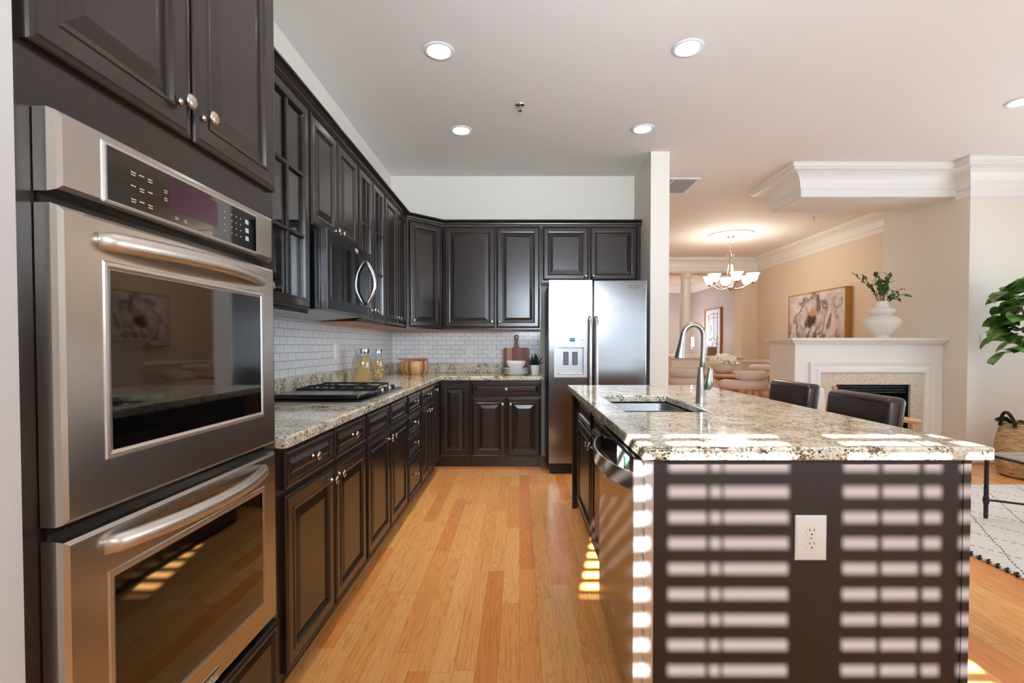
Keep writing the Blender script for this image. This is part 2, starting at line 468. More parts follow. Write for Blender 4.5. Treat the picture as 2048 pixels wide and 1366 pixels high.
class MB:
    def __init__(s):
        s.v, s.f = [], []
    def add(s, vs, fs):
        b = len(s.v)
        s.v += [Vector(v) for v in vs]
        s.f += [tuple(i + b for i in f) for f in fs]
        return s
    def hexa(s, c):
        return s.add(c, [(3, 2, 1, 0), (4, 5, 6, 7), (0, 1, 5, 4), (1, 2, 6, 5), (2, 3, 7, 6), (3, 0, 4, 7)])
    def box(s, x0, x1, y0, y1, z0, z1):
        return s.hexa([(x0, y0, z0), (x1, y0, z0), (x1, y1, z0), (x0, y1, z0), (x0, y0, z1), (x1, y0, z1), (x1, y1, z1), (x0, y1, z1)])
    def fbox(s, F, u0, u1, z0, z1, n0, n1):
        return s.hexa([F.p(u0, z0, n1), F.p(u1, z0, n1), F.p(u1, z0, n0), F.p(u0, z0, n0),
                       F.p(u0, z1, n1), F.p(u1, z1, n1), F.p(u1, z1, n0), F.p(u0, z1, n0)])
    def prism(s, poly, z0, z1):
        n = len(poly)
        vs = [(p[0], p[1], z0) for p in poly] + [(p[0], p[1], z1) for p in poly]
        return s.add(vs, [tuple(reversed(range(n))), tuple(range(n, 2 * n))] + [(i, (i + 1) % n, n + (i + 1) % n, n + i) for i in range(n)])
    def extrude(s, poly, vec):
        n = len(poly)
        vs = [Vector(p) for p in poly] + [Vector(p) + Vector(vec) for p in poly]
        return s.add(vs, [tuple(reversed(range(n))), tuple(range(n, 2 * n))] + [(i, (i + 1) % n, n + (i + 1) % n, n + i) for i in range(n)])
    def rings(s, F, u0, u1, z0, z1, prof, cap=True, back=True):
        vs = []
        for ins, d in prof:
            vs += [F.p(u0 + ins, z0 + ins, d), F.p(u1 - ins, z0 + ins, d), F.p(u1 - ins, z1 - ins, d), F.p(u0 + ins, z1 - ins, d)]
        fs = []
        for k in range(len(prof) - 1):
            for i in range(4):
                j = (i + 1) % 4
                fs.append((4 * k + i, 4 * k + j, 4 * k + 4 + j, 4 * k + 4 + i))
        if cap:
            k = 4 * (len(prof) - 1)
            fs.append((k, k + 1, k + 2, k + 3))
            if back:
                fs.append((3, 2, 1, 0))
        else:      # a frame: close the back as a ring
            k = 4 * (len(prof) - 1)
            for i in range(4):
                j = (i + 1) % 4
                fs.append((k + i, k + j, j, i))
        return s.add(vs, fs)
    def lathe(s, prof, c, axis=Z, n=20, ref=None, ang=2 * PI):
        axis = Vector(axis).normalized()
        e1 = Vector(ref) if ref else axis.orthogonal().normalized()
        e2 = axis.cross(e1)
        c = Vector(c)
        vs, fs = [], []
        m = len(prof)
        for k in range(n):
            a = ang * k / n
            d = e1 * math.cos(a) + e2 * math.sin(a)
            vs += [c + axis * h + d * max(r, 1e-5) for r, h in prof]
        for k in range(n):
            k2 = (k + 1) % n
            for i in range(m - 1):
                fs.append((k * m + i, k2 * m + i, k2 * m + i + 1, k * m + i + 1))
        return s.add(vs, fs)
    def cyl(s, p0, p1, r0, r1=None, n=14):
        p0, p1 = Vector(p0), Vector(p1)
        L = (p1 - p0).length
        r1 = r0 if r1 is None else r1
        return s.lathe([(0, 0), (r0, 0), (r1, L), (0, L)], p0, p1 - p0, n)
    def ball(s, c, r, n=14, sc=(1, 1, 1), axis=Z):
        m = max(6, n // 2)
        b = len(s.v)
        s.lathe([(r * math.sin(PI * i / m), -r * math.cos(PI * i / m)) for i in range(m + 1)], (0, 0, 0), axis, n)
        for i in range(b, len(s.v)):
            v = s.v[i]
            s.v[i] = Vector((v.x * sc[0], v.y * sc[1], v.z * sc[2])) + Vector(c)
        return s
    def tube(s, pts, r, n=10, flat=1.0, closed=False, up=None):
        pts = [Vector(p) for p in pts]
        rs = r if isinstance(r, (list, tuple)) else [r] * len(pts)
        m = len(pts)
        prev = None
        vs, fs = [], []
        for i, p in enumerate(pts):
            if closed:
                t = pts[(i + 1) % m] - pts[i - 1]
            else:
                t = pts[min(i + 1, m - 1)] - pts[max(i - 1, 0)]
            t.normalize()
            if prev is None:
                e = Vector(up) if up else t.orthogonal()
                e = (e - t * e.dot(t)).normalized()
            else:
                e = (prev - t * prev.dot(t)).normalized()
            prev = e
            g = t.cross(e)
            vs += [p + e * math.cos(2 * PI * k / n) * rs[i] + g * math.sin(2 * PI * k / n) * rs[i] * flat for k in range(n)]
        for i in range(m if closed else m - 1):
            i2 = (i + 1) % m
            for k in range(n):
                k2 = (k + 1) % n
                fs.append((i * n + k, i * n + k2, i2 * n + k2, i2 * n + k))
        if not closed:
            fs.append(tuple(reversed(range(n))))
            fs.append(tuple(range((m - 1) * n, m * n)))
        return s.add(vs, fs)
    def sweep(s, path, prof, side=1, closed=False):
        """profile of (out, z) carried along a level path with mitred corners; out is to the right of the path for side=1"""
        pts = [Vector((p[0], p[1], 0)) for p in path]
        m, q = len(pts), len(prof)
        vs, fs = [], []
        for i, p in enumerate(pts):
            a = (pts[i] - pts[i - 1]).normalized() if (closed or i > 0) else None
            b = (pts[(i + 1) % m] - pts[i]).normalized() if (closed or i < m - 1) else None
            a = a or b; b = b or a
            na, nb = Vector((a.y, -a.x, 0)) * side, Vector((b.y, -b.x, 0)) * side
            d = (na + nb).normalized()
            d = d / max(.2, d.dot(na))
            vs += [p + d * o + Z * z for o, z in prof]
        for i in range(m if closed else m - 1):
            i2 = (i + 1) % m
            for k in range(q - 1):
                fs.append((i * q + k, i2 * q + k, i2 * q + k + 1, i * q + k + 1))
            fs.append((i * q + q - 1, i2 * q + q - 1, i2 * q, i * q))
        if not closed:
            fs.append(tuple(range(q)))
            fs.append(tuple(reversed(range((m - 1) * q, m * q))))
        return s.add(vs, fs)
    def grid(s, fn, nu, nv, thick=None):
        vs = [fn(i / nu, j / nv) for i in range(nu + 1) for j in range(nv + 1)]
        fs = []
        w = nv + 1
        for i in range(nu):
            for j in range(nv):
                fs.append((i * w + j, (i + 1) * w + j, (i + 1) * w + j + 1, i * w + j + 1))
        return s.add(vs, fs)

def root_loc(o):
    while o.parent:
        o = o.parent
    return Vector(o.get('_loc', (0, 0, 0)))

def obj(name, mb, mat, parent=None, bevel=0.0, smooth=False, seg=2, subsurf=0, loc=None, solid=0.0, recalc=True):
    me = bpy.data.meshes.new(name)
    base = root_loc(parent) if parent else Vector(loc or (0, 0, 0))
    me.from_pydata([v - base for v in mb.v], [], mb.f)
    if recalc:
        bm = bmesh.new(); bm.from_mesh(me)
        bmesh.ops.recalc_face_normals(bm, faces=bm.faces)
        bm.to_mesh(me); bm.free()
    me.materials.append(M[mat])
    if smooth:
        for p in me.polygons:
            p.use_smooth = True
    o = bpy.data.objects.new(name, me)
    COL.objects.link(o)
    if parent:
        o.parent = parent
    else:
        o.location = base
        o['_loc'] = list(base)
    if solid:
        md = o.modifiers.new('solid', 'SOLIDIFY'); md.thickness = solid; md.offset = 0
    if bevel:
        md = o.modifiers.new('bevel', 'BEVEL'); md.width = bevel; md.segments = seg; md.limit_method = 'ANGLE'; md.angle_limit = math.radians(40)
        md.harden_normals = False
        if not smooth and seg > 1:
            for p in me.polygons:
                p.use_smooth = True
            try:
                me.set_sharp_from_angle(angle=math.radians(30))
            except Exception:
                pass
    if subsurf:
        md = o.modifiers.new('sub', 'SUBSURF'); md.levels = subsurf; md.render_levels = subsurf
    if smooth == 'auto':
        me.set_sharp_from_angle(angle=math.radians(35))
    return o

def thing(name, label, cat, loc=(0, 0, 0), group=None):
    o = bpy.data.objects.new(name, None)
    o.empty_display_size = .05
    COL.objects.link(o)
    o.location = loc
    o['_loc'] = list(loc)
    return tag(o, label, cat, group)

def tag(o, label, cat, group=None):
    o['label'], o['category'] = label, cat
    if group:
        o['group'] = group
    return o

def struct(name, mb, mat, bevel=0.0, smooth=False, parent=None):
    o = obj(name, mb, mat, parent, bevel=bevel, smooth=smooth)
    if not parent:
        o['kind'] = 'structure'
    return o

def copy_tree(o, parent=None):
    c = o.copy(); COL.objects.link(c); c.parent = parent
    for ch in list(o.children):
        copy_tree(ch, c)
    return c

# ------------------------------------------------------------------ the room
CEIL = 3.06
struct('floor', MB().box(-1.6, 7.2, -1.0, 17.2, -.1, 0), 'floor')
struct('ceiling', MB().box(-1.6, 7.2, -1.0, 17.2, CEIL, CEIL + .1), 'ceiling paint')
struct('wall_left', MB().box(-1.55, -1.40, -.75, 5.45, 0, CEIL), 'wall paint')
struct('wall_left_near', MB().box(-1.40, -.792, -.6, .763, 0, CEIL), 'near wall paint')
struct('wall_back', MB().box(-1.40, 1.252, 5.3, 5.45, 0, CEIL), 'wall paint')
struct('wall_stub', MB().box(1.252, 1.43, 4.63, 5.45, 0, CEIL), 'wall paint')
struct('wall_dining_left', MB().box(1.252, 1.43, 5.45, 16.0, 0, CEIL), 'warm wall paint')
struct('wall_right', MB().box(4.57, 6.2, 4.92, 6.09, 0, CEIL), 'wall paint')
struct('wall_dining_right', MB().box(5.06, 5.25, 6.09, 10.26, 0, CEIL), 'warm wall paint')
struct('wall_foyer_right', MB().box(5.4, 5.6, 10.6, 16.0, 0, CEIL), 'grey room paint')
struct('wall_foyer_back', MB().box(1.43, 5.4, 15.0, 15.2, 0, CEIL), 'grey room paint')

# family room side wall with a wide window
mb = MB()
mb.box(6.0, 6.2, -.75, 4.92, 0, .6).box(6.0, 6.2, -.75, 4.92, 2.7, CEIL)
mb.box(6.0, 6.2, -.75, .1, .6, 2.7).box(6.0, 6.2, 4.5, 4.92, .6, 2.7)
struct('wall_family', mb, 'wall paint')
# window wall behind the camera
WX = [(-.43, .362), (.457, 1.2), (2.1, 2.95), (3.05, 3.9), (4.0, 4.85)]
WZ0, WZ1 = .62, 2.42
mb = MB()
mb.box(-1.4, 6.0, -.75, -.6, 0, WZ0).box(-1.4, 6.0, -.75, -.6, WZ1, CEIL)
prev = -1.4
for a, b in WX:
    mb.box(prev, a, -.75, -.6, WZ0, WZ1); prev = b
mb.box(prev, 6.0, -.75, -.6, WZ0, WZ1)
struct('wall_front', mb, 'wall paint')

def shutter_window(i, a, b, closed=False):
    fr = MB()
    for u0, u1, z0, z1 in ((a, a + .03, WZ0, WZ1), (b - .03, b, WZ0, WZ1), (a + .03, b - .03, WZ0, WZ0 + .05), (a + .03, b - .03, WZ1 - .05, WZ1)):
        fr.box(u0, u1, -.63, -.585, z0, z1)
    w = struct('window_%d' % i, fr, 'white trim paint')
    if i == 1:      # stile between the two leaves of the first pair
        struct('stile', MB().box(-.085, -.038, -.63, -.585, WZ0 + .05, WZ1 - .05), 'white trim paint', parent=w)
    sl_ = MB()
    z = WZ0 + .105
    tilt = .001 if not closed else .03
    while z < WZ1 - .06:
        y0, y1 = -.638, -.574
        if closed:
            sl_.hexa([(a + .03, -.612, z - .036), (b - .03, -.612, z - .036), (b - .03, -.604, z - .036), (a + .03, -.604, z - .036),
                      (a + .03, -.602, z + .044), (b - .03, -.602, z + .044), (b - .03, -.594, z + .044), (a + .03, -.594, z + .044)])
        else:
            if z < 1.42:      # unseen lower tier, shut to cut sun bounce off the near floor
                sl_.hexa([(a + .03, -.612, z - .036), (b - .03, -.612, z - .036), (b - .03, -.604, z - .036), (a + .03, -.604, z - .036),
                          (a + .03, -.602, z + .044), (b - .03, -.602, z + .044), (b - .03, -.594, z + .044), (a + .03, -.594, z + .044)])
            elif i == 1 and z < 1.87:      # added closed slats, standing in for an unseen blocker of the sun
                sl_.hexa([(a + .03, -.612, z - .036), (-.155, -.612, z - .036), (-.155, -.604, z - .036), (a + .03, -.604, z - .036),
                          (a + .03, -.602, z + .044), (-.155, -.602, z + .044), (-.155, -.594, z + .044), (a + .03, -.594, z + .044)])
                sl_.box(-.155, b - .03, y0, y1, z - .003, z + .003)
            else:
                sl_.box(a + .03, b - .03, y0, y1, z - .003, z + .003)
        z += .0776
    struct('louvers', sl_, 'white trim paint', parent=w)
    rods = MB()
    for rx in ([(a + .215, .012)] if closed else ([(.096, .009), (.138, .006), (-.235, .012)] if i == 1 else [(.612, .012), (.735, .014), (.823, .053), (.99, .012)])):
        rods.box(rx[0] - rx[1] / 2, rx[0] + rx[1] / 2, -.572, -.56, WZ0 + .06, WZ1 - .06)
    struct('tilt_rod', rods, 'white trim paint', parent=w)

for i, (a, b) in enumerate(WX):
    shutter_window(i + 1, a, b, closed=i > 1)
w = struct('window_6', MB().box(6.02, 6.07, .1, 4.5, .6, .66).box(6.02, 6.07, .1, 4.5, 2.64, 2.7).box(6.02, 6.07, .1, .16, .66, 2.64)
           .box(6.02, 6.07, 4.44, 4.5, .66, 2.64).box(6.02, 6.07, 1.52, 1.58, .66, 2.64).box(6.02, 6.07, 2.98, 3.04, .66, 2.64), 'white trim paint')
struct('pane', MB().box(6.04, 6.05, .16, 4.44, .66, 2.64), 'pane', parent=w)

# crown profiles: (out, z)
def crown(h, out, z1=CEIL):
    pr = [(0, z1 - h * 1.35), (.012, z1 - h * 1.35), (.012, z1 - h * 1.02), (.026, z1 - h * .98), (.03, z1 - h * .9)]
    for i in range(7):
        t = i / 6
        pr.append((.03 + (out - .06) * (1 - math.cos(t * PI / 2)), z1 - h * .9 + h * .62 * math.sin(t * PI / 2)))
    pr += [(out - .03, z1 - h * .22), (out - .008, z1 - h * .2), (out - .008, z1 - h * .08), (out, z1 - h * .05), (out, z1 - .001), (0, z1 - .001)]
    return pr

# beam over the fireplace, wrapped in crown
struct('trim_beam', MB().box(2.95, 4.57, 5.08, 5.65, 2.765, CEIL), 'white trim paint')
struct('trim_beam_crown', MB().sweep([(4.57, 5.08), (2.95, 5.08), (2.95, 5.65), (4.57, 5.65)], crown(.215, .2), side=-1), 'white trim paint')
struct('trim_side_crown', MB().sweep([(4.57, 5.08), (4.57, 4.92), (6.0, 4.92)], crown(.25, .2), side=1), 'white trim paint')
struct('trim_dining_crown', MB().sweep([(5.06, 6.09), (5.06, 10.26), (1.43, 10.26)], crown(.2, .16), side=-1), 'white trim paint')
struct('baseboard_right', MB().sweep([(4.57, 5.2), (4.57, 4.92), (6.0, 4.92)], [(0, 0), (.016, 0), (.016, .12), (.008, .14), (0, .14)], side=1), 'white trim paint')
struct('baseboard_right_shoe', MB().sweep([(4.57, 5.2), (4.57, 4.904), (6.0, 4.904)], [(0, 0), (.014, 0), (.012, .012), (0, .018)], side=1), 'tan wood')
struct('baseboard_stub', MB().sweep([(1.252, 5.29), (1.252, 4.63), (1.43, 4.63), (1.43, 5.45)], [(0, 0), (.016, 0), (.016, .12), (.008, .14), (0, .14)], side=1), 'white trim paint')

# opening between the dining room and the foyer: header, knee walls, pilaster
mb = MB().box(1.43, 5.06, 10.26, 10.6, 2.75, CEIL)
mb.box(4.72, 5.4, 10.26, 10.6, 0, 2.75)
struct('wall_dining_far', mb, 'warm wall paint')
struct('wall_knee', MB().box(3.25, 4.72, 10.26, 10.6, 0, .94).box(1.43, 1.7, 10.26, 10.6, 0, .94), 'white trim paint')
struct('trim_knee_cap', MB().box(3.2, 4.74, 10.2, 10.66, .94, .985), 'white trim paint', bevel=.008)
struct('trim_chair_rail', MB().sweep([(5.06, 6.1), (5.06, 10.26), (4.72, 10.26)], [(0, .84), (.02, .85), (.03, .88), (.02, .91), (0, .92)], side=-1), 'white trim paint')
mb = MB()
for y0, y1 in ((6.3, 7.5), (7.65, 8.9), (9.05, 10.1)):
    mb.box(5.045, 5.06, y0, y1, .2, .22).box(5.045, 5.06, y0, y1, .72, .74).box(5.045, 5.06, y0, y0 + .02, .2, .74).box(5.045, 5.06, y1 - .02, y1, .2, .74)
struct('trim_wainscot', mb, 'white trim paint')
mb = MB()
for x0, x1 in ((3.32, 3.9), (4.0, 4.6)):
    mb.box(x0, x1, 10.248, 10.26, .2, .22).box(x0, x1, 10.248, 10.26, .74, .76).box(x0, x0 + .02, 10.248, 10.26, .2, .76).box(x1 - .02, x1, 10.248, 10.26, .2, .76)
struct('trim_knee_panel', mb, 'white trim paint')
col = struct('column', MB().lathe([(.0, .985), (.15, .985), (.15, 1.03), (.135, 1.06), (.14, 1.08), (.115, 1.1), (.118, 1.6), (.098, 2.6), (.1, 2.64), (.118, 2.66), (.1, 2.68), (.135, 2.72), (.135, 2.75), (0, 2.75)], (3.58, 10.43, 0), Z, 28), 'white trim paint', smooth='auto')
struct('trim_foyer_crown', MB().sweep([(5.4, 10.6), (5.4, 15.0), (1.43, 15.0)], crown(.16, .13), side=-1), 'white trim paint')
mb = MB().box(3.4, 3.48, 14.97, 15.0, 0, 2.2).box(4.5, 4.58, 14.97, 15.0, 0, 2.2).box(3.4, 4.58, 14.97, 15.0, 2.2, 2.3).box(3.6, 4.4, 14.98, 15.0, .2, .24).box(1.43, 5.4, 14.98, 15.0, .9, .95)
struct('trim_foyer_casing', mb, 'white trim paint')

# ------------------------------------------------------------------ cabinets
DOOR = [(0, 0), (0, .014), (.003, .018), (.010, .020), (.013, .0165), (.017, .0185), (.050, .0185), (.053, .0215), (.060, .0205),
        (.064, .013), (.068, .0095), (.072, .0095), (.105, .0165), (.107, .0165)]
DRAWER = [(0, 0), (0, .014), (.003, .018), (.009, .020), (.012, .0165), (.015, .0185), (.024, .0185), (.027, .0205), (.032, .012),
          (.035, .010), (.052, .0165), (.054, .0165)]
GLASSD = [(0, 0), (0, .014), (.003, .018), (.010, .020), (.013, .0165), (.017, .0185), (.048, .0185), (.051, .0215), (.058, .0205), (.062, .010), (.062, 0)]
KNOB = [(0, 0), (.009, 0), (.009, .002), (.006, .004), (.0052, .014), (.007, .018), (.0155, .021), (.0175, .0245), (.0165, .028), (.011, .031), (0, .032)]

def knob(parent, F, u, z, n=.0185):
    return obj('knob', MB().lathe(KNOB, F.p(u, z, n), F.n, 16), 'nickel', parent, smooth=True)

def front(root, F, kind, u0, u1, z0, z1, kn=None):
    if kind == 'drawer':
        d = obj('drawer_front', MB().rings(F, u0, u1, z0, z1, DRAWER), 'espresso', root)
    elif kind == 'door':
        d = obj('door', MB().rings(F, u0, u1, z0, z1, DOOR), 'espresso', root)
    else:
        d = obj('glass_door', MB().rings(F, u0, u1, z0, z1, GLASSD, cap=False), 'espresso', root)
        mu = MB()
        um = (u0 + u1) / 2
        mu.fbox(F, um - .009, um + .009, z0 + .06, z1 - .06, .004, .018)
        for k in (1, 2):
            zz = z0 + .06 + (z1 - z0 - .12) * k / 3
            mu.fbox(F, u0 + .06, u1 - .06, zz - .009, zz + .009, .005, .0175)
        obj('muntin', mu, 'espresso', d, bevel=.003, seg=1)
        obj('pane', MB().fbox(F, u0 + .055, u1 - .055, z0 + .055, z1 - .055, .001, .004), 'pane', d)
    if kn:
        for k in (kn if isinstance(kn, list) else [kn]):
            knob(d, F, k[0], k[1])
    return d

def cabinet(name, label, cat, F, u0, u1, z0, z1, depth, fronts, toe=0.0, glass=False, group=None, under=False, carc=True):
    c = F.p((u0 + u1) / 2, 0 if toe else z0, -depth / 2)
    root = thing(name, label, cat, c, group)
    g = .001
    if carc:
        mb = MB()
        if glass:
            t = .018
            mb.fbox(F, u0 + g, u0 + t, z0, z1, -depth, 0).fbox(F, u1 - t, u1 - g, z0, z1, -depth, 0)
            mb.fbox(F, u0 + t, u1 - t, z0, z0 + t, -depth, 0).fbox(F, u0 + t, u1 - t, z1 - t, z1, -depth, 0)
            mb.fbox(F, u0 + t, u1 - t, z0 + t, z1 - t, -depth, -depth + .006)
            obj('carcass', mb, 'espresso', root)
            for k in (1, 2):
                zz = z0 + (z1 - z0) * k / 3
                obj('shelf', MB().fbox(F, u0 + t, u1 - t, zz - .009, zz + .009, -depth + .008, -.03), 'espresso', root)
        else:
            mb.fbox(F, u0 + g, u1 - g, z0, z1, -depth, 0)
            obj('carcass', mb, 'espresso', root, bevel=.0015, seg=1)
    if toe:
        obj('toe_kick', MB().fbox(F, u0 + g, u1 - g, 0, z0, -depth, -.048), 'espresso', root)
    if under:
        obj('underside_panel', MB().fbox(F, u0 + g, u1 - g, z0 - .004, z0 - .0005, -depth, -.02), 'raw maple', root)
    for f in fronts:
        front(root, F, *f)
    return root

FL = Frame((-.80, 0, 0), Y, X)          # base run along the left wall
FB = Frame((0, 4.69, 0), X, -Y)         # base run along the back wall
UL = Frame((-1.10, 0, 0), Y, X)         # wall cabinets, left
UB = Frame((0, 4.995, 0), X, -Y)        # wall cabinets, back
BASE, WALLC = 'base cabinet', 'wall cabinet'
DZ0, DZ1, RZ0, RZ1 = .105, .706, .728, .856

cabinet('base_cabinet', 'espresso base cabinet with two doors and two knobbed drawers beside the oven tower', BASE, FL, 1.566, 2.462, .10, .874, .597, [
    ('drawer', 1.605, 2.025, RZ0, RZ1, (1.815, .797)), ('drawer', 2.043, 2.452, RZ0, RZ1, (2.248, .797)),
    ('door', 1.605, 2.028, DZ0, DZ1, (1.992, .655)), ('door', 2.040, 2.452, DZ0, DZ1, (2.076, .66))], toe=.1, group='base cabinets along the tiled walls')
cabinet('base_cabinet', 'espresso base cabinet below the cooktop with two knobless false drawers', BASE, FL, 2.464, 3.372, .10, .874, .597, [
    ('drawer', 2.478, 2.905, RZ0, RZ1, None), ('drawer', 2.925, 3.36, RZ0, RZ1, None),
    ('door', 2.478, 2.908, DZ0, DZ1, (2.872, .655)), ('door', 2.922, 3.36, DZ0, DZ1, (2.958, .66))], toe=.1, group='base cabinets along the tiled walls')
cabinet('drawer_cabinet', 'narrow espresso base cabinet with a stack of four drawers', BASE, FL, 3.374, 3.83, .10, .874, .597, [
    ('drawer', 3.388, 3.818, .728, .856, (3.603, .797)), ('drawer', 3.388, 3.818, .575, .706, (3.603, .64)),
    ('drawer', 3.388, 3.818, .42, .553, (3.603, .487)), ('drawer', 3.388, 3.818, .105, .398, (3.603, .25))], toe=.1, group='base cabinets along the tiled walls')
cabinet('base_cabinet', 'espresso base cabinet with one drawer over two doors, between drawer stack and corner', BASE, FL, 3.832, 4.43, .10, .874, .597, [
    ('drawer', 3.846, 4.418, RZ0, RZ1, (4.132, .797)),
    ('door', 3.846, 4.126, DZ0, DZ1, (4.09, .655)), ('door', 4.136, 4.418, DZ0, DZ1, (4.172, .66))], toe=.1, group='base cabinets along the tiled walls')
# corner unit: two leaves folding into the inner corner
root = thing('corner_base_cabinet', 'espresso corner base cabinet with two full-height folding leaves under the granite corner', BASE, (-1.1, 4.95, 0), 'base cabinets along the tiled walls')
obj('carcass', MB().prism([(-1.398, 4.432), (-.80, 4.432), (-.80, 4.69), (-.477, 4.69), (-.477, 5.298), (-1.398, 5.298)], .10, .874), 'espresso', root)
obj('toe_kick', MB().prism([(-1.398, 4.432), (-.848, 4.432), (-.848, 4.738), (-.477, 4.738), (-.477, 5.298), (-1.398, 5.298)], 0, .10), 'espresso', root)
front(root, FL, 'door', 4.438, 4.664, DZ0, RZ1, (4.47, .8))
front(root, FB, 'door', -.775, -.484, .135, RZ1, None)
cabinet('base_cabinet', 'espresso base cabinet with one wide drawer over two doors beside the fridge', BASE, FB, -.475, .213, .10, .874, .607, [
    ('drawer', -.462, .205, RZ0, RZ1, (-.13, .79)), ('door', -.462, -.132, .135, DZ1, (-.166, .645)), ('door', -.122, .205, .135, DZ1, (-.088, .645))], toe=.1, group='base cabinets along the tiled walls')
tag(obj('toe_strip', MB().box(-.84, .213, 4.715, 4.734, .0005, .022), 'tan wood'), 'tan wood shoe strip along the floor under the back cabinets', 'trim')

# ---- wall cabinets
UZ0, UZ1, GD0, GD1 = 1.378, 2.445, 1.395, 2.432
GRP = 'wall cabinets under the dark crown'
cabinet('glass_wall_cabinet', 'espresso wall cabinet with six-pane glass doors directly beside the oven tower', WALLC, UL, 1.567, 2.513, UZ0, UZ1, .297, [
    ('glass', 1.58, 2.03, GD0, GD1, (2.0, 1.47)), ('glass', 2.044, 2.502, GD0, GD1, (2.075, 1.47))], glass=True, group=GRP)
cabinet('wall_cabinet', 'short espresso two-door wall cabinet above the microwave', WALLC, UL, 2.515, 3.267, 1.835, UZ1, .297, [
    ('door', 2.528, 2.886, 1.845, GD1, (2.853, 1.885)), ('door', 2.898, 3.256, 1.845, GD1, (2.931, 1.885))], group=GRP)
cabinet('glass_wall_cabinet', 'espresso wall cabinet with paned glass doors just past the microwave', WALLC, UL, 3.269, 3.905, UZ0, UZ1, .297, [
    ('glass', 3.282, 3.58, GD0, GD1, (3.552, 1.47)), ('glass', 3.592, 3.894, GD0, GD1, (3.62, 1.47))], glass=True, group=GRP, under=True)
cabinet('wall_cabinet', 'espresso two-door wall cabinet between the second glass cabinet and the corner cabinet', WALLC, UL, 3.907, 4.688, UZ0, UZ1, .297, [
    ('door', 3.92, 4.288, GD0, GD1, (4.254, 1.46)), ('door', 4.3, 4.66, GD0, GD1, (4.334, 1.46))], group=GRP, under=True)
root = thing('corner_wall_cabinet', 'espresso wall cabinet with one door set diagonally across the corner', WALLC, (-1.15, 5.0, UZ0), GRP)
obj('carcass', MB().prism([(-1.398, 4.69), (-1.10, 4.69), (-.79, 4.995), (-.79, 5.298), (-1.398, 5.298)], UZ0, UZ1), 'espresso', root)
obj('underside_panel', MB().prism([(-1.398, 4.7), (-1.11, 4.7), (-.80, 5.0), (-.80, 5.298), (-1.398, 5.298)], UZ0 - .004, UZ0 - .0005), 'raw maple', root)
FD = Frame((-1.10, 4.69, 0), (.31, .305, 0), (.305, -.31, 0))
front(root, FD, 'door', .035, .402, GD0, GD1, (.07, 1.46))
cabinet('wall_cabinet', 'tall espresso two-door wall cabinet over the back counter, beside the fridge', WALLC, UB, -.788, .222, UZ0, UZ1, .303, [
    ('door', -.775, -.25, GD0, GD1, (-.283, 1.455)), ('door', -.238, .208, GD0, GD1, (-.205, 1.455))], group=GRP, under=True)
cabinet('wall_cabinet', 'short espresso two-door wall cabinet above the fridge', WALLC, UB, .224, 1.249, 1.862, UZ1, .303, [
    ('door', .24, .712, 1.885, GD1, (.68, 1.925)), ('door', .726, 1.21, 1.885, GD1, (.758, 1.925))], group=GRP)
pr = [(0, 2.446), (.010, 2.446), (.010, 2.455), (.016, 2.46)] + [(.016 + .03 * (1 - math.cos(t * PI / 10)), 2.46 + .024 * math.sin(t * PI / 10)) for t in range(1, 6)] + [(.05, 2.488), (.05, 2.497), (0, 2.497)]
tag(obj('cabinet_crown', MB().sweep([(-1.102, 1.567), (-1.102, 4.69), (-.792, 4.993), (1.249, 4.993), (1.249, 5.295)], pr, side=1), 'espresso'),
    'dark crown moulding running along the tops of the wall cabinets', 'crown moulding')

# ---- oven tower
FT = Frame((-.795, 0, 0), Y, X)
TY0, TY1 = .766, 1.562
root = thing('oven_tower_cabinet', 'tall espresso tower cabinet framing the double oven', 'tall cabinet', (-1.1, 1.16, 0))
mb = MB()
mb.box(-1.397, -.80, TY0, TY0 + .02, .09, 2.6).box(-1.397, -.80, TY1 - .02, TY1, .09, 2.6)
mb.box(-1.397, -1.38, TY0 + .02, TY1 - .02, .09, 2.6)
mb.box(-1.38, -.80, TY0 + .02, TY1 - .02, .34, .36).box(-1.38, -.80, TY0 + .02, TY1 - .02, 1.62, 1.64).box(-1.38, -.80, TY0 + .02, TY1 - .02, 2.58, 2.6)
mb.box(-1.38, -.80, TY0 + .02, TY1 - .02, .09, .105)
mb.box(-.815, -.795, TY0, .80, .09, 2.6).box(-.815, -.795, 1.482, TY1, .09, 2.6)
mb.box(-.815, -.795, .80, 1.482, 1.597, 1.72).box(-.815, -.795, .80, 1.482, .335, .372)
obj('carcass', mb, 'espresso', root)
obj('toe_kick', MB().box(-1.397, -.848, TY0, TY1, 0, .09), 'espresso', root)
front(root, FT, 'drawer', .79, 1.545, .105, .33, None)
front(root, FT, 'door', .772, 1.153, 1.700, 2.56, (1.118, 1.772))
front(root, FT, 'door', 1.165, 1.548, 1.700, 2.56, (1.2, 1.772))

# ---- double oven
OY0, OY1 = .792, 1.487
FO = Frame((-.793, 0, 0), Y, X)
root = thing('double_oven', 'stainless double wall oven with two bow handles built into the dark tower', 'oven', (-1.1, 1.14, .37))
obj('oven_body', MB().box(-1.36, -.816, .81, 1.474, .375, 1.594), 'black plastic', root)
obj('trim_strip', MB().fbox(FO, OY0 + .005, OY1 - .003, .372, 1.596, 0, .006), 'black enamel', root)
CP = obj('control_panel', MB().rings(FO, OY0, OY1, 1.466, 1.603, [(0, .0), (0, .022), (.004, .034), (.012, .038), (.0125, .038)]), 'brushed steel', root)
obj('glass_fascia', MB().rings(FO, .878, 1.388, 1.474, 1.585, [(0, .037), (0, .0395), (.004, .041), (.0045, .041)]), 'handle steel', CP)
obj('touch_glass', MB().fbox(FO, .885, 1.381, 1.4805, 1.5785, .040, .0425), 'black glass', CP)
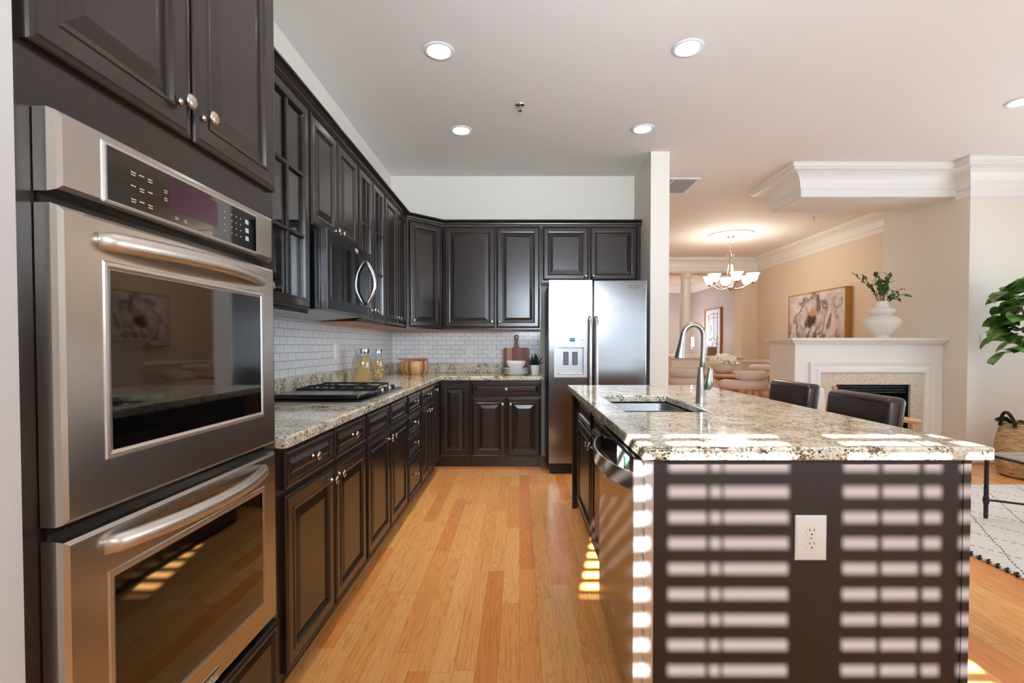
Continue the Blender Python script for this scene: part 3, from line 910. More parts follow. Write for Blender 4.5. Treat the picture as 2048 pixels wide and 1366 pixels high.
obj('display', MB().fbox(FO, 1.045, 1.205, 1.506, 1.568, .0425, .0430), 'purple display', CP)
def keys(marks):
    k = MB()
    for y, z, w, h in marks:
        k.fbox(FO, y - w / 2, y + w / 2, z - h / 2, z + h / 2, .0425, .0431)
    obj('key_lettering', k, 'mark white', CP)
mk1 = []
for i, y in enumerate((.944, .965, .987)):
    for j, z in enumerate((1.549, 1.523, 1.497)):
        mk1.append((y, z, .012, .0022))
        if (i + j) % 2 == 0:
            mk1.append((y, z - .005, .011, .0020))
keys(mk1)
keys([(1.03, z - d, .009, .0016) for z in (1.541, 1.525) for d in (0, .0045)])
keys([(y, z, .010, .0016) for y in (1.062, 1.09) for z in (1.493, 1.489)])
keys([(y, z, .0035, .0026) for y in (1.235, 1.265, 1.285, 1.305) for z in (1.554, 1.538, 1.522, 1.506)])
keys([(1.335, z, .015, .012) for z in (1.552, 1.529, 1.507)])

def oven_door(z0, z1, wz0, wz1, hz):
    d = MB().rings(FO, OY0, OY1, z0, z1, [(0, 0), (0, .026), (.003, .035), (.010, .040), (.0105, .040)])
    d = obj('oven_door', d, 'brushed steel', root, bevel=.0)
    obj('window_rim', MB().rings(FO, .872, 1.418, wz0 - .017, wz1 + .017, [(0, .038), (.004, .0425), (.010, .0425), (.016, .0405), (.0162, .0405)]), 'handle steel', d)
    obj('window_glass', MB().fbox(FO, .889, 1.401, wz0, wz1, .0385, .0415), 'black glass', d)
    pts, rs = [], []
    N_ = 22
    for i in range(N_ + 1):
        t = i / N_
        s_ = math.sin(PI * t) ** .75
        pts.append((-.759 + .005 + .052 * s_, .866 + t * .552, hz + .012 * math.sin(PI * t) * 0))
        rs.append(.0188 if 0 < i < N_ else .015)
    obj('handle', MB().tube(pts, rs, 14, flat=.72, up=Z), 'handle steel', d, smooth=True)
    return d
oven_door(.911, 1.447, 1.02, 1.352, 1.402)
d = oven_door(.374, .887, .466, .784, .848)
obj('badge', MB().rings(FO, 1.095, 1.19, .384, .412, [(0, .0395), (0, .0425), (.003, .0435), (.004, .042), (.0042, .042)]), 'chrome', d)
lt = MB()
for i in range(10):      # the raised script on the badge, as in the photo too small to read
    y = 1.104 + i * .0078
    lt.fbox(FO, y, y + .0045, .391, .4045 if i in (0, 2, 3, 7) else .399, .042, .0427)
obj('badge_lettering', lt, 'mark white', d)

# ---- microwave
FM = Frame((-1.035, 0, 0), Y, X)
root = thing('microwave', 'dark stainless over-the-range microwave with an upright bow handle', 'microwave', (-1.2, 2.89, 1.4))
obj('casing', MB().box(-1.395, -1.037, 2.522, 3.262, 1.405, 1.826), 'black enamel', root, bevel=.003)
obj('grease_tray', MB().hexa([(-1.39, 2.53, 1.375), (-1.12, 2.53, 1.395), (-1.12, 3.25, 1.395), (-1.39, 3.25, 1.375), (-1.39, 2.53, 1.404), (-1.06, 2.53, 1.404), (-1.06, 3.25, 1.404), (-1.39, 3.25, 1.404)]), 'silver plastic', root)
d = obj('microwave_door', MB().rings(FM, 2.522, 3.20, 1.405, 1.828, [(0, 0), (0, .030), (.003, .034), (.0035, .034)]), 'dark steel', root)
obj('window_glass', MB().fbox(FM, 2.572, 3.198, 1.466, 1.77, .0335, .0362), 'black glass', d)
cpn = obj('control_column', MB().rings(FM, 3.203, 3.262, 1.405, 1.828, [(0, 0), (0, .030), (.003, .034), (.0035, .034)]), 'dark steel', root)
obj('key_panel', MB().fbox(FM, 3.207, 3.258, 1.466, 1.77, .0335, .0362), 'black glass', cpn)
mk = MB()
for z in (1.58, 1.6, 1.62, 1.64, 1.66):
    for y in (3.218, 3.228, 3.24):
        mk.fbox(FM, y, y + .006, z, z + .005, .0362, .0366)
obj('key_lettering', mk, 'mark white', cpn)
obj('handle', MB().tube([(-.998 + .058 * math.sin(PI * i / 20) ** .8, 3.145, 1.475 + .282 * i / 20) for i in range(21)], [.008] + [.012] * 19 + [.008], 12, flat=1.25, up=X), 'chrome', d, smooth=True)
lg = MB()
for i, (dy, h, zz) in enumerate(((0, .016, 0), (.008, .012, 0), (.015, .02, -.008), (.023, .012, 0), (.031, .010, .001), (.037, .022, -.010))):
    lg.fbox(FM, 2.955 + dy, 2.961 + dy, 1.79 + zz, 1.79 + zz + h, .034, .0346)
lg.tube([FM.p(2.976 + .026 * math.cos(a * PI / 8), 1.797 + .011 * math.sin(a * PI / 8), .0343) for a in range(14)], .0012, 5)
obj('badge_lettering', lg, 'mark white', d)

# ---- backsplash, countertop
tag(obj('backsplash', MB().box(-1.3995, -1.392, 1.566, 5.2995, 1.018, 1.377), 'subway tile y'), 'white subway tile backsplash along the cooktop wall', 'backsplash', 'tiled backsplashes')
tag(obj('backsplash', MB().box(-1.3915, .225, 5.292, 5.2995, 1.018, 1.377), 'subway tile x'), 'white subway tile backsplash behind the cutting board wall', 'backsplash', 'tiled backsplashes')
root = thing('countertop', 'L-shaped speckled granite countertop along the tiled walls', 'countertop', (-1.1, 3.4, .875))
obj('slab', MB().prism([(-1.399, 1.565), (-.757, 1.565), (-.757, 4.657), (.24, 4.657), (.24, 5.299), (-1.399, 5.299)], .875, .915), 'granite', root, bevel=.008, seg=3)
obj('upstand', MB().prism([(-1.399, 1.566), (-1.378, 1.566), (-1.378, 5.278), (.235, 5.278), (.235, 5.299), (-1.399, 5.299)], .9155, 1.0175), 'granite', root, bevel=.003)

# ---- cooktop
root = thing('cooktop', 'black gas cooktop with cast iron grates set in the granite counter', 'cooktop', (-1.065, 2.87, .915))
obj('rim', MB().prism([(-1.33, 2.44), (-.798, 2.44), (-.798, 3.32), (-1.33, 3.32)], .9155, .923), 'handle steel', root, bevel=.004, seg=3)
obj('glass_top', MB().box(-1.322, -.806, 2.455, 3.305, .9232, .932), 'black enamel', root, bevel=.003)
g = obj('griddle', MB().box(-1.31, -.825, 2.47, 2.815, .9322, .953), 'black enamel', root, bevel=.006)
for yy in (2.478, 2.80):
    obj('griddle_lip', MB().box(-1.30, -.835, yy, yy + .007, .953, .959), 'cast iron', g)
def bar(mb, p, q, r=.006):
    mb.tube([p, q], r, 6)
gm = MB()
for (y0, y1) in ((2.83, 3.05), (3.06, 3.29)):
    for (x0, x1) in ((-1.30, -1.06), (-1.05, -.90)):
        c = [(x0, y0), (x1, y0), (x1, y1), (x0, y1)]
        for i in range(4):
            (ax, ay), (bx, by) = c[i], c[(i + 1) % 4]
            bar(gm, (ax, ay, .957), (bx, by, .957))
            gm.cyl((ax, ay, .932), (ax, ay, .957), .006, n=6)
            mx_, my_ = (ax + bx) / 2, (ay + by) / 2
            cx_, cy_ = (x0 + x1) / 2, (y0 + y1) / 2
            e = (mx_ + (cx_ - mx_) * .7, my_ + (cy_ - my_) * .7)
            gm.tube([(mx_, my_, .957), (mx_ + (e[0] - mx_) * .3, my_ + (e[1] - my_) * .3, .966), (e[0], e[1], .966)], .0055, 6)
obj('grate', gm, 'cast iron', root)
for cx_, cy_ in ((-1.18, 2.94), (-1.18, 3.175), (-.975, 2.94), (-.975, 3.175)):
    obj('burner', MB().lathe([(0, 0), (.04, 0), (.04, .008), (.028, .01), (.028, .017), (0, .019)], (cx_, cy_, .932), Z, 18), 'cast iron', root)
for i in range(5):
    obj('knob', MB().lathe([(0, 0), (.016, 0), (.014, .018), (.004, .02), (0, .02)], (-.855, 2.9 + i * .085, .932), Z, 12), 'chrome' if i % 2 else 'black plastic', root)

# ---- fridge
FF = Frame((0, 4.555, 0), X, -Y)
root = thing('fridge', 'stainless side-by-side fridge with an ice and water dispenser', 'fridge', (.73, 4.9, 0))
obj('body', MB().box(.278, 1.186, 4.557, 5.28, .03, 1.80), 'dark steel', root, bevel=.004)
obj('feet_grille', MB().box(.285, 1.18, 4.54, 4.556, .012, .1), 'black plastic', root)
obj('slat', MB().box(.29, 1.175, 4.533, 4.54, .03, .04).box(.29, 1.175, 4.533, 4.54, .055, .065).box(.29, 1.175, 4.533, 4.54, .08, .09), 'black plastic', root)
obj('hinge_cap', MB().box(.29, .38, 4.52, 4.6, 1.801, 1.818).box(1.09, 1.175, 4.52, 4.6, 1.801, 1.818), 'grey plastic', root)
DP = [(0, 0), (0, .045), (.003, .053), (.010, .056), (.0105, .056)]
fz = MB()
fz.fbox(FF, .275, .322, .108, 1.822, .001, .055).fbox(FF, .632, .677, .108, 1.822, .001, .055)
fz.fbox(FF, .322, .632, .108, .915, .001, .055).fbox(FF, .322, .632, 1.325, 1.822, .001, .055)
fd = obj('freezer_door', fz, 'fridge steel', root)
rd = obj('fridge_door', MB().rings(FF, .685, 1.186, .108, 1.822, DP), 'fridge steel', root)
def fr_handle(x, dr):
    pts = [(x, 4.498, 1.475), (x, 4.465, 1.465), (x, 4.448, 1.42)] + [(x, 4.443 - .004 * math.sin(PI * i / 8), 1.40 - i * .1) for i in range(9)] + [(x, 4.448, .56), (x, 4.465, .525), (x, 4.498, .515)]
    obj('handle', MB().tube(pts, .0165, 12, up=X), 'handle steel', dr, smooth=True)
fr_handle(.652, fd); fr_handle(.712, rd)
dsp = obj('dispenser', MB().fbox(FF, .323, .631, 1.195, 1.324, .002, .062).fbox(FF, .323, .631, .916, .945, .002, .062)
          .fbox(FF, .323, .362, .945, 1.195, .002, .062).fbox(FF, .598, .631, .945, 1.195, .002, .062).fbox(FF, .362, .598, .945, 1.195, .002, .01), 'silver plastic', root)
obj('drip_tray', MB().fbox(FF, .366, .594, .946, .962, .011, .06), 'handle steel', dsp, bevel=.003)
for u in (.412, .497):
    obj('lever', MB().fbox(FF, u, u + .05, 1.03, 1.155, .012, .024), 'grey plastic', dsp, bevel=.012, seg=3)
obj('display_lens', MB().tube([FF.p(.447 + .02, 1.267, .0625), FF.p(.515 - .0, 1.267, .0625)], .0165, 14, up=Z), 'blue display', dsp)
bt = MB()
for u in (.362, .392, .562, .592):
    bt.lathe([(0, 0), (.009, 0), (.008, .003), (0, .004)], FF.p(u, 1.265, .062), FF.n, 12)
obj('button', bt, 'white plastic', dsp)
bd = obj('badge', MB().rings(FF, 1.02, 1.106, 1.748, 1.768, [(0, .055), (0, .058), (.002, .059), (.003, .0575), (.0032, .0575)]), 'dark steel', rd)
lt = MB()
for i in range(10):
    lt.fbox(FF, 1.027 + i * .0074, 1.031 + i * .0074, 1.754, 1.764 if i in (0, 2, 3, 7) else 1.760, .0575, .0582)
obj('badge_lettering', lt, 'mark white', bd)

# ------------------------------------------------------------------ island
FI = Frame((.425, 0, 0), -Y, -X)          # aisle side of the island; u = -y
IY0, IY1 = 1.445, 3.60
root = thing('kitchen_island', 'dark island frame whose flat sunlit end panel carries the outlet', 'kitchen island', (.88, 2.5, 0))
ipan = obj('end_panel', MB().box(.405, 1.352, 1.44, 1.458, 0, .874), 'island veneer', root, bevel=.001, seg=1)
for x0, x1 in ((.405, .425), (1.330, 1.352)):
    obj('edge_strip', MB().box(x0, x1, 1.436, 1.4395, .001, .873), 'island veneer', ipan)
obj('back_panel', MB().box(1.03, 1.05, 1.46, 3.56, .001, .874), 'espresso', root)
obj('corner_post', MB().box(.393, .425, 3.565, 3.6, 0, .874), 'espresso', root)
obj('filler_panel', MB().box(.426, 1.33, 3.60, 3.62, 0, .874), 'raw maple', root)
cabinet('base_cabinet', 'espresso sink base cabinet in the island with two false drawers over two doors', BASE, FI, -3.36, -2.085, .10, .69, .58, [
    ('door', -3.345, -2.735, DZ0, .70, (-2.775, .645)), ('door', -2.715, -2.10, DZ0, .70, (-2.675, .645))], toe=.1)
sb = bpy.context.scene.objects[-1]
for o in list(COL.objects):
    if o.get('label', '').startswith('espresso sink base'):
        sb = o
obj('top_rail', MB().fbox(FI, -3.359, -2.086, .6905, .874, -.02, 0), 'espresso', sb)
front(sb, FI, 'drawer', -3.345, -2.735, .722, .856, None)
front(sb, FI, 'drawer', -2.715, -2.10, .722, .856, None)

# dishwasher
FW = Frame((.405, 0, 0), -Y, -X)
root = thing('dishwasher', 'stainless dishwasher with a curved pocket handle built into the island', 'dishwasher', (.7, 1.76, 0))
obj('body', MB().box(.43, 1.0, 1.475, 2.07, .02, .868), 'black plastic', root)
obj('side_flange', MB().box(.378, .404, 1.4415, 1.452, .11, .866), 'window lit flange', root)
dd = obj('dishwasher_door', MB().rings(FW, -2.072, -1.462, .11, .775, [(0, 0), (0, .055), (.002, .060), (.0025, .060)]), 'brushed steel', root)
dc = obj('control_strip', MB().rings(FW, -2.072, -1.474, .777, .866, [(0, 0), (0, .052), (.003, .056), (.0035, .056)]), 'black enamel', root)
obj('top_edge', MB().fbox(FW, -2.07, -1.475, .8662, .870, .004, .054), 'black enamel', root)
obj('edge_trim', MB().box(.347, .402, 1.4575, 1.4605, .112, .8655).box(.349, .402, 1.4605, 1.473, .7775, .8655), 'window lit flange', dd)
hp = []
N_ = 24
outer, inner = [], []
for i in range(N_ + 1):
    t = i / N_
    y = 1.464 + t * .606
    xo = .345 - .062 * math.sin(PI * t) ** .7
    outer.append((xo, y)); inner.append((xo + .006, y))
obj('handle', MB().prism(outer + inner[::-1], .772, .826), 'handle steel', root, smooth='auto')
obj('toe_panel', MB().box(.44, .45, 1.475, 2.07, .001, .105), 'black plastic', root)
st = obj('sticker', MB().fbox(FW, -1.715, -1.53, .79, .858, .0562, .0568), 'white plastic', dc)
obj('sticker_band', MB().fbox(FW, -1.605, -1.575, .792, .845, .0568, .0571), 'green sticker', st)
mk = MB()
for u in (-1.64, -1.66, -1.68):
    mk.fbox(FW, u, u + .008, .80, .85, .0568, .0571)
obj('sticker_print', mk, 'vent grey', st)
obj('control_marking', MB().fbox(FW, -1.99, -1.93, .84, .843, .0561, .0565).fbox(FW, -1.985, -1.98, .83, .835, .0561, .0565), 'mark white', dc)
lg = MB()
for i in range(8):
    h = .03 if i in (0, 1, 4) else .02
    lg.fbox(FW, -1.79 + i * .0085, -1.785 + i * .0085, .222, .222 + h, .060, .0608)
obj('badge_lettering', lg, 'mark white', dd)

# countertop of the island, with the sink cut-out
def ring_slab(outer, inner, z0, z1):
    mb = MB()
    o, i_ = outer, inner
    n = len(o)
    vs = [(p[0], p[1], z) for z in (z0, z1) for p in o] + [(p[0], p[1], z) for z in (z0, z1) for p in i_]
    fs = []
    for k in range(n):
        j = (k + 1) % n
        fs += [(k, j, n + j, n + k), (2 * n + j, 2 * n + k, 3 * n + k, 3 * n + j), (n + k, n + j, 3 * n + j, 3 * n + k), (j, k, 2 * n + k, 2 * n + j)]
    return mb.add(vs, fs)
SX0, SX1, SY0, SY1 = .478, .872, 2.16, 2.87
tag(obj('island_countertop', ring_slab([(.363, 1.405), (1.394, 1.405), (1.394, 3.645), (.363, 3.645)], [(SX0, SY0), (SX1, SY0), (SX1, SY1), (SX0, SY1)], .875, .915), 'granite', bevel=.008, seg=3, loc=(.88, 2.5, .875)),
    'speckled granite island top striped by sunlight with a sink cut-out', 'countertop')
root = thing('sink', 'stainless undermount double-bowl sink in the island', 'sink', (.675, 2.515, .69))
def bowl(y0, y1, zb):
    mb = MB()
    prof = [(0, .873), (.012, .868), (.02, .80), (.03, zb + .03), (.06, zb), (.061, zb)]
    vs = []
    for ins, z in prof:
        x0, x1 = SX0 - .006 + ins, SX1 + .006 - ins
        ya, yb = y0 + ins, y1 - ins
        r = .05
        loop = []
        for cx_, cy_, a0 in ((x1 - r, yb - r, 0), (x0 + r, yb - r, 1), (x0 + r, ya + r, 2), (x1 - r, ya + r, 3)):
            for k in range(5):
                a = (a0 + k / 4) * PI / 2
                loop.append((cx_ + r * math.cos(a), cy_ + r * math.sin(a), z))
        vs.append(loop)
    n = len(vs[0])
    fs = []
    for k in range(len(prof) - 1):
        for i in range(n):
            fs.append((k * n + i, k * n + (i + 1) % n, k * n + n + (i + 1) % n, k * n + n + i))
    fs.append(tuple(range((len(prof) - 1) * n, len(prof) * n)))
    mb.add([p for l in vs for p in l], fs)
    return mb
for y0, y1 in ((SY0 - .006, 2.492), (2.508, SY1 + .006)):
    b = obj('bowl', bowl(y0, y1, .70), 'sink steel', root, smooth='auto', solid=.002)
    obj('drain', MB().lathe([(0, .7005), (.04, .7005), (.042, .705), (.034, .705), (.03, .7015), (0, .7015)], (.675, (y0 + y1) / 2, .003), Z, 18), 'chrome', b)
obj('divider', MB().box(SX0 + .004, SX1 - .004, 2.494, 2.506, .84, .862), 'sink steel', root, bevel=.005)

# faucet
root = thing('faucet', 'brushed nickel gooseneck pull-down faucet behind the sink', 'faucet', (.94, 2.5, .915))
obj('base', MB().lathe([(0, .9155), (.028, .9155), (.028, .92), (.0265, .925), (.0255, .96), (.023, 1.0), (.021, 1.04), (.0175, 1.075), (.0145, 1.10), (0, 1.10)], (.942, 2.5, 0), Z, 24), 'faucet nickel', root, smooth='auto')
pts = [(.944, 2.5, 1.07), (.950, 2.5, 1.13), (.953, 2.5, 1.2)]
cxa, cza, ra = .901, 1.262, .053
for i in range(13):
    a = i / 12 * PI * .94
    pts.append((cxa + ra * math.cos(a), 2.5, cza + (ra + .006) * math.sin(a)))
obj('neck', MB().tube(pts, .0135, 14), 'faucet nickel', root, smooth=True)
hd = obj('spray_head', MB().lathe([(0, 0), (.0145, 0), (.015, .02), (.018, .06), (.0255, .125), (.0265, .136), (.024, .139), (0, .139)], (.850, 2.5, 1.283), (-.15, 0, -1), 20), 'faucet nickel', root, smooth='auto')
hl = obj('handle', MB().lathe([(0, -.018), (.012, -.015), (.020, .0), (.0225, .016), (.019, .04), (.0135, .072), (.0125, .094), (.010, .098), (0, .098)], (.972, 2.482, 1.000), (.09, -.04, 1), 18), 'faucet nickel', root, smooth='auto')
obj('pivot', MB().cyl((.955, 2.5, 1.0), (.98, 2.489, 1.003), .014, .012), 'faucet nickel', hl)

# outlets and switches
def plate(label, cat, F, u, z, kind, grp=None, w=.072, h=.116):
    root = thing(cat, label, 'outlet' if 'outlet' in cat else 'switch', F.p(u, z, 0), grp)
    obj('cover_plate', MB().rings(F, u - w / 2, u + w / 2, z - h / 2, z + h / 2, [(0, .0003), (0, .003), (.004, .006), (.0045, .006)]), 'white plastic', root)
    if kind == 'duplex':
        for dz in (-.02, .02):
            s_ = obj('socket', MB().lathe([(0, .006), (.0165, .006), (.0165, .0085), (0, .0085)], F.p(u, z + dz, 0), F.n, 20), 'porcelain', root)
            k = MB()
            k.fbox(F, u - .0075, u - .0055, z + dz + .001, z + dz + .010, .0085, .0089).fbox(F, u + .0055, u + .0075, z + dz + .002, z + dz + .009, .0085, .0089)
            k.lathe([(0, 0), (.0025, 0), (.0025, .0004), (0, .0004)], F.p(u, z + dz - .007, .0085), F.n, 8)
            obj('slot', k, 'black plastic', s_)
        obj('screw', MB().lathe([(0, .006), (.003, .006), (.002, .0072), (0, .0072)], F.p(u, z, 0), F.n, 10), 'nickel', root)
    elif kind == 'switch':
        obj('rocker', MB().fbox(F, u - .016, u + .016, z - .033, z + .033, .006, .009), 'porcelain', root, bevel=.002)
    else:
        obj('screw', MB().lathe([(0, .006), (.003, .006), (.002, .0072), (0, .0072)], F.p(u, z + .03, 0), F.n, 10).lathe([(0, .006), (.003, .006), (.002, .0072), (0, .0072)], F.p(u, z - .03, 0), F.n, 10), 'nickel', root)
    return root
plate('large white duplex outlet plate on the dark island end panel', 'outlet', Frame((0, 1.4397, 0), X, -Y), .874, .636, 'duplex', w=.094, h=.136)
FBS = Frame((0, 5.2918, 0), X, -Y)
plate('white duplex outlet on the back tiles nearest the wooden bowl', 'outlet', FBS, -1.06, 1.15, 'duplex', 'outlets on the back tiles')
plate('white blank plate on the back tiles between two outlets', 'switch_plate', FBS, -.54, 1.15, 'blank')
plate('white duplex outlet on the back tiles nearest the cutting board', 'outlet', FBS, -.30, 1.15, 'duplex', 'outlets on the back tiles')
plate('white switch plate on the tiles beside the tall pasta jar', 'switch_plate', Frame((-1.3918, 0, 0), Y, X), 3.66, 1.17, 'switch')
plate('white light switch on the wall beside the fiddle leaf tree', 'light_switch', Frame((0, 4.9195, 0), X, -Y), 4.73, 1.27, 'switch')

# ------------------------------------------------------------------ things on the counters
CT = .9152
def jar(x, y, r, h, label, fill):
    root = thing('glass_jar', label, 'jar', (x, y, CT), 'pasta jars on the counter')
    g = MB().lathe([(0, 0), (r * .92, 0), (r, .012), (r, h * .60), (r * .93, h * .72), (r * .70, h * .80), (r * .66, h * .86), (r * .66, h * .9),
                    (r * .60, h * .9), (r * .62, h * .8), (r * .86, h * .71), (r * .93, h * .6), (r * .93, .016), (r * .85, .008), (0, .008)], (x, y, CT), Z, 28)
    obj('jar_body', g, 'jar glass', root, smooth=True)
    obj('lid', MB().lathe([(0, h * .87), (r * .71, h * .87), (r * .72, h * .885), (r * .72, h * .985), (r * .68, h), (0, h)], (x, y, CT), Z, 28), 'chrome', root, smooth='auto')
    p = MB()
    random.seed(int(x * 1000) + 11)
    if fill == 'spaghetti':
        for _ in range(95):
            a, q = random.random() * 2 * PI, math.sqrt(random.random()) * r * .84
            a2 = a + .35 + random.random() * .4
            q2 = q * .42
            p.tube([(x + q * math.cos(a), y + q * math.sin(a), CT + .012), (x + .25 * r + q2 * math.cos(a2), y + q2 * math.sin(a2), CT + h * (.72 + .1 * random.random()))], .0028, 4)
    else:
        for _ in range(210):
            a, q = random.random() * 2 * PI, math.sqrt(random.random()) * r * .74
            zz = CT + .02 + random.random() * h * .55
            d = Vector((random.uniform(-1, 1), random.uniform(-1, 1), random.uniform(-1, 1))).normalized() * .011
            c = Vector((x + q * math.cos(a), y + q * math.sin(a), zz))
            p.tube([c - d, c + d], .0055, 5)
    f = obj('pasta', p, 'pasta', root)
jar(-1.232, 3.78, .078, .272, 'glass jar of spaghetti beside the cooktop', 'spaghetti')
jar(-1.215, 4.12, .060, .262, 'smaller glass jar of short pasta behind the spaghetti jar', 'penne')

root = thing('wooden_bowl', 'round acacia stave bowl on the corner of the granite counter', 'bowl', (-1.09, 5.0, CT))
obj('bowl_body', MB().lathe([(0, 0), (.112, 0), (.128, .012), (.147, .06), (.146, .11), (.138, .14), (.128, .14), (.132, .11), (.133, .06), (.115, .02), (0, .018)], (-1.09, 5.0, CT), Z, 40), 'acacia staves', root, smooth='auto')
tag(obj('salad_server', MB().tube([(-1.235, 4.92, CT + .160), (-1.10, 4.98, CT + .1575), (-.96, 5.03, CT + .155)], [.006, .009, .012], 8, flat=2.2, up=Z), 'tan wood', smooth=True, loc=(-1.1, 4.98, CT + .14)),
    'flat wooden salad server lying across the acacia bowl', 'utensil')

# cutting board leaning on the tiles
bx, lean = -.032, .10
def board_pt(u, v, n):
    return Vector((bx + u, 5.205 + v * math.sin(lean) - n * math.cos(lean), CT + v * math.cos(lean) + n * math.sin(lean) + .0016))
out = [(-.138, 0), (.138, 0), (.14, .02), (.14, .25)] + [(.14 - .022 + .022 * math.cos(a), .25 + .022 * math.sin(a)) for a in (.5, 1.0, PI / 2)]
out += [(.045, .272), (.027, .283), (.021, .30), (.019, .355)] + [(.027 * math.cos(a), .388 + .026 * math.sin(a)) for a in [-.5 + k * (PI + 1) / 10 for k in range(11)]]
out += [(-.019, .355), (-.021, .30), (-.027, .283), (-.045, .272)] + [(-.14 + .022 - .022 * math.cos(a), .25 + .022 * math.sin(a)) for a in (PI / 2, 1.0, .5)] + [(-.14, .25), (-.14, .02)]
root = thing('cutting_board', 'reddish wooden cutting board with a handle leaning against the tiles', 'cutting board', (bx, 5.2, CT))
obj('board', MB().extrude([board_pt(u, v, 0) for u, v in out], board_pt(0, 0, .018) - board_pt(0, 0, 0)), 'board staves', root, bevel=.003)
obj('hanging_hole', MB().lathe([(0, 0), (.0105, 0), (.0105, .001), (0, .001)], board_pt(0, .386, .0182), board_pt(0, 0, 1) - board_pt(0, 0, 0), 14), 'mark white', root)
# plates with a bowl on top
px, py = -.035, 4.86
labs = ['lowest stoneware plate of the stack by the cutting board', 'second plate from the bottom of the stack by the cutting board',
        'third plate from the bottom of the stack by the cutting board', 'top plate of the stack carrying the white bowl']
z = CT
for i in range(4):
    tag(obj('plate', MB().lathe([(0, 0), (.078, 0), (.082, .006), (.126, .020), (.129, .023), (.125, .0245), (.085, .011), (0, .009)], (px, py, z), Z, 32), 'porcelain', smooth=True, loc=(px, py, z)), labs[i], 'plate', 'stacked plates by the cutting board')
    z += .0158
tag(obj('bowl', MB().lathe([(0, 0), (.062, 0), (.066, .004), (.092, .04), (.1, .076), (.096, .077), (.087, .04), (.06, .010), (0, .008)], (px, py, z + .0085 - .0158 + .0095), Z, 32), 'porcelain', smooth=True, loc=(px, py, z)), 'white porcelain bowl on top of the plate stack', 'bowl')
# succulent
sx_, sy_ = .158, 4.9
root = thing('succulent', 'small spiky dark succulent in a white pot by the fridge', 'plant', (sx_, sy_, CT))
obj('pot', MB().lathe([(0, 0), (.034, 0), (.038, .005), (.046, .05), (.05, .1), (.045, .1), (.042, .088), (0, .088)], (sx_, sy_, CT), Z, 28), 'porcelain', root, smooth='auto')
lf = MB()
random.seed(3)
for ringn, (cnt, el, L) in enumerate(((7, .35, .105), (7, .75, .115), (5, 1.15, .12), (2, 1.45, .12))):
    for k in range(cnt):
        a = 2 * PI * (k + .5 * ringn) / cnt + random.uniform(-.15, .15)
        d = Vector((math.cos(a) * math.cos(el), math.sin(a) * math.cos(el), math.sin(el)))
        s_ = Vector((-math.sin(a), math.cos(a), 0))
        up = s_.cross(d) * -1
        b = Vector((sx_, sy_, CT + .09))
        rows = [(0, .010), (.35, .017), (.7, .010), (1, .0005)]
        vs = []
        for t, w_ in rows:
            p = b + d * L * t + Z * (.012 * t * t)
            vs += [p - s_ * w_, p + up * w_ * .35, p + s_ * w_, p - up * w_ * .5]
        fs = []
        for r_ in range(3):
            for q in range(4):
                fs.append((r_ * 4 + q, r_ * 4 + (q + 1) % 4, r_ * 4 + 4 + (q + 1) % 4, r_ * 4 + 4 + q))
        fs.append((12, 13, 14, 15))
        lf.add(vs, fs)
obj('leaves', lf, 'succulent leaf', root)

# ------------------------------------------------------------------ bar stools
def stool(x, y, label, rot):
    root = thing('bar_stool', label, 'bar stool', (0, 0, 0), 'leather stools along the island')
    b = obj('backrest', MB().hexa([(.155, -.225, .60), (.235, -.225, .60), (.235, .225, .60), (.155, .225, .60),
                                   (.195, -.225, .978), (.285, -.225, .978), (.285, .225, .978), (.195, .225, .978)]), 'leather', root, bevel=.028, seg=4)
    pp = [(.288, -.198, .962), (.288, .198, .962)]
    obj('piping', MB().tube([(.204, -.226, .62), (.242, -.226, .955)], .003, 5).tube([(.204, .226, .62), (.242, .226, .955)], .003, 5), 'leather', b)
    obj('seat', MB().box(-.2, .235, -.23, .23, .565, .655), 'leather', root, bevel=.03, seg=4)
    for dx in (-.17, .2):
        for dy in (-.2, .2):
            obj('leg', MB().hexa([(dx * 1.08 - .016, dy * 1.05 - .016, 0), (dx * 1.08 + .016, dy * 1.05 - .016, 0), (dx * 1.08 + .016, dy * 1.05 + .016, 0), (dx * 1.08 - .016, dy * 1.05 + .016, 0),
                                  (dx - .022, dy - .022, .57), (dx + .022, dy - .022, .57), (dx + .022, dy + .022, .57), (dx - .022, dy + .022, .57)]), 'dark wood', root)
    obj('footrest', MB().box(-.19, -.165, -.19, .19, .2, .235).box(-.17, .2, -.215, -.195, .26, .29).box(-.17, .2, .195, .215, .26, .29), 'dark wood', root)
    root.location = (x, y, 0)
    root.rotation_euler = (0, 0, rot)
    return root
stool(1.46, 2.375, 'dark brown leather bar stool nearest the sunlit island end', 0.0)
stool(1.545, 3.13, 'dark brown leather bar stool farther along, beside the dining room', 0.0)

# ------------------------------------------------------------------ family room
root = thing('fireplace', 'white fireplace surround with a speckled stone inset and dark firebox', 'fireplace', (3.77, 5.46, 0))
mb = MB()
mb.box(2.97, 3.41, 5.2, 5.72, 0, 1.22).box(4.21, 4.566, 5.2, 5.72, 0, 1.22).box(3.41, 4.21, 5.2, 5.72, .793, 1.22).box(3.41, 4.21, 5.6, 5.72, .08, .793).box(3.41, 4.21, 5.2, 5.72, 0, .08)
obj('surround', mb, 'white trim paint', root)
FPF = Frame((0, 5.2, 0), X, -Y)
obj('stone_inset', MB().fbox(FPF, 3.245, 3.41, .001, .91, .0005, .012).fbox(FPF, 4.21, 4.35, .001, .91, .0005, .012).fbox(FPF, 3.41, 4.21, .793, .91, .0005, .012), 'stone', root)
tp = [(0, 0), (.0, .012), (.012, .03), (.02, .034), (.045, .034), (.052, .026), (.085, .022), (.105, .03), (.115, .03), (.125, .013), (.125, 0)]
md = MB()
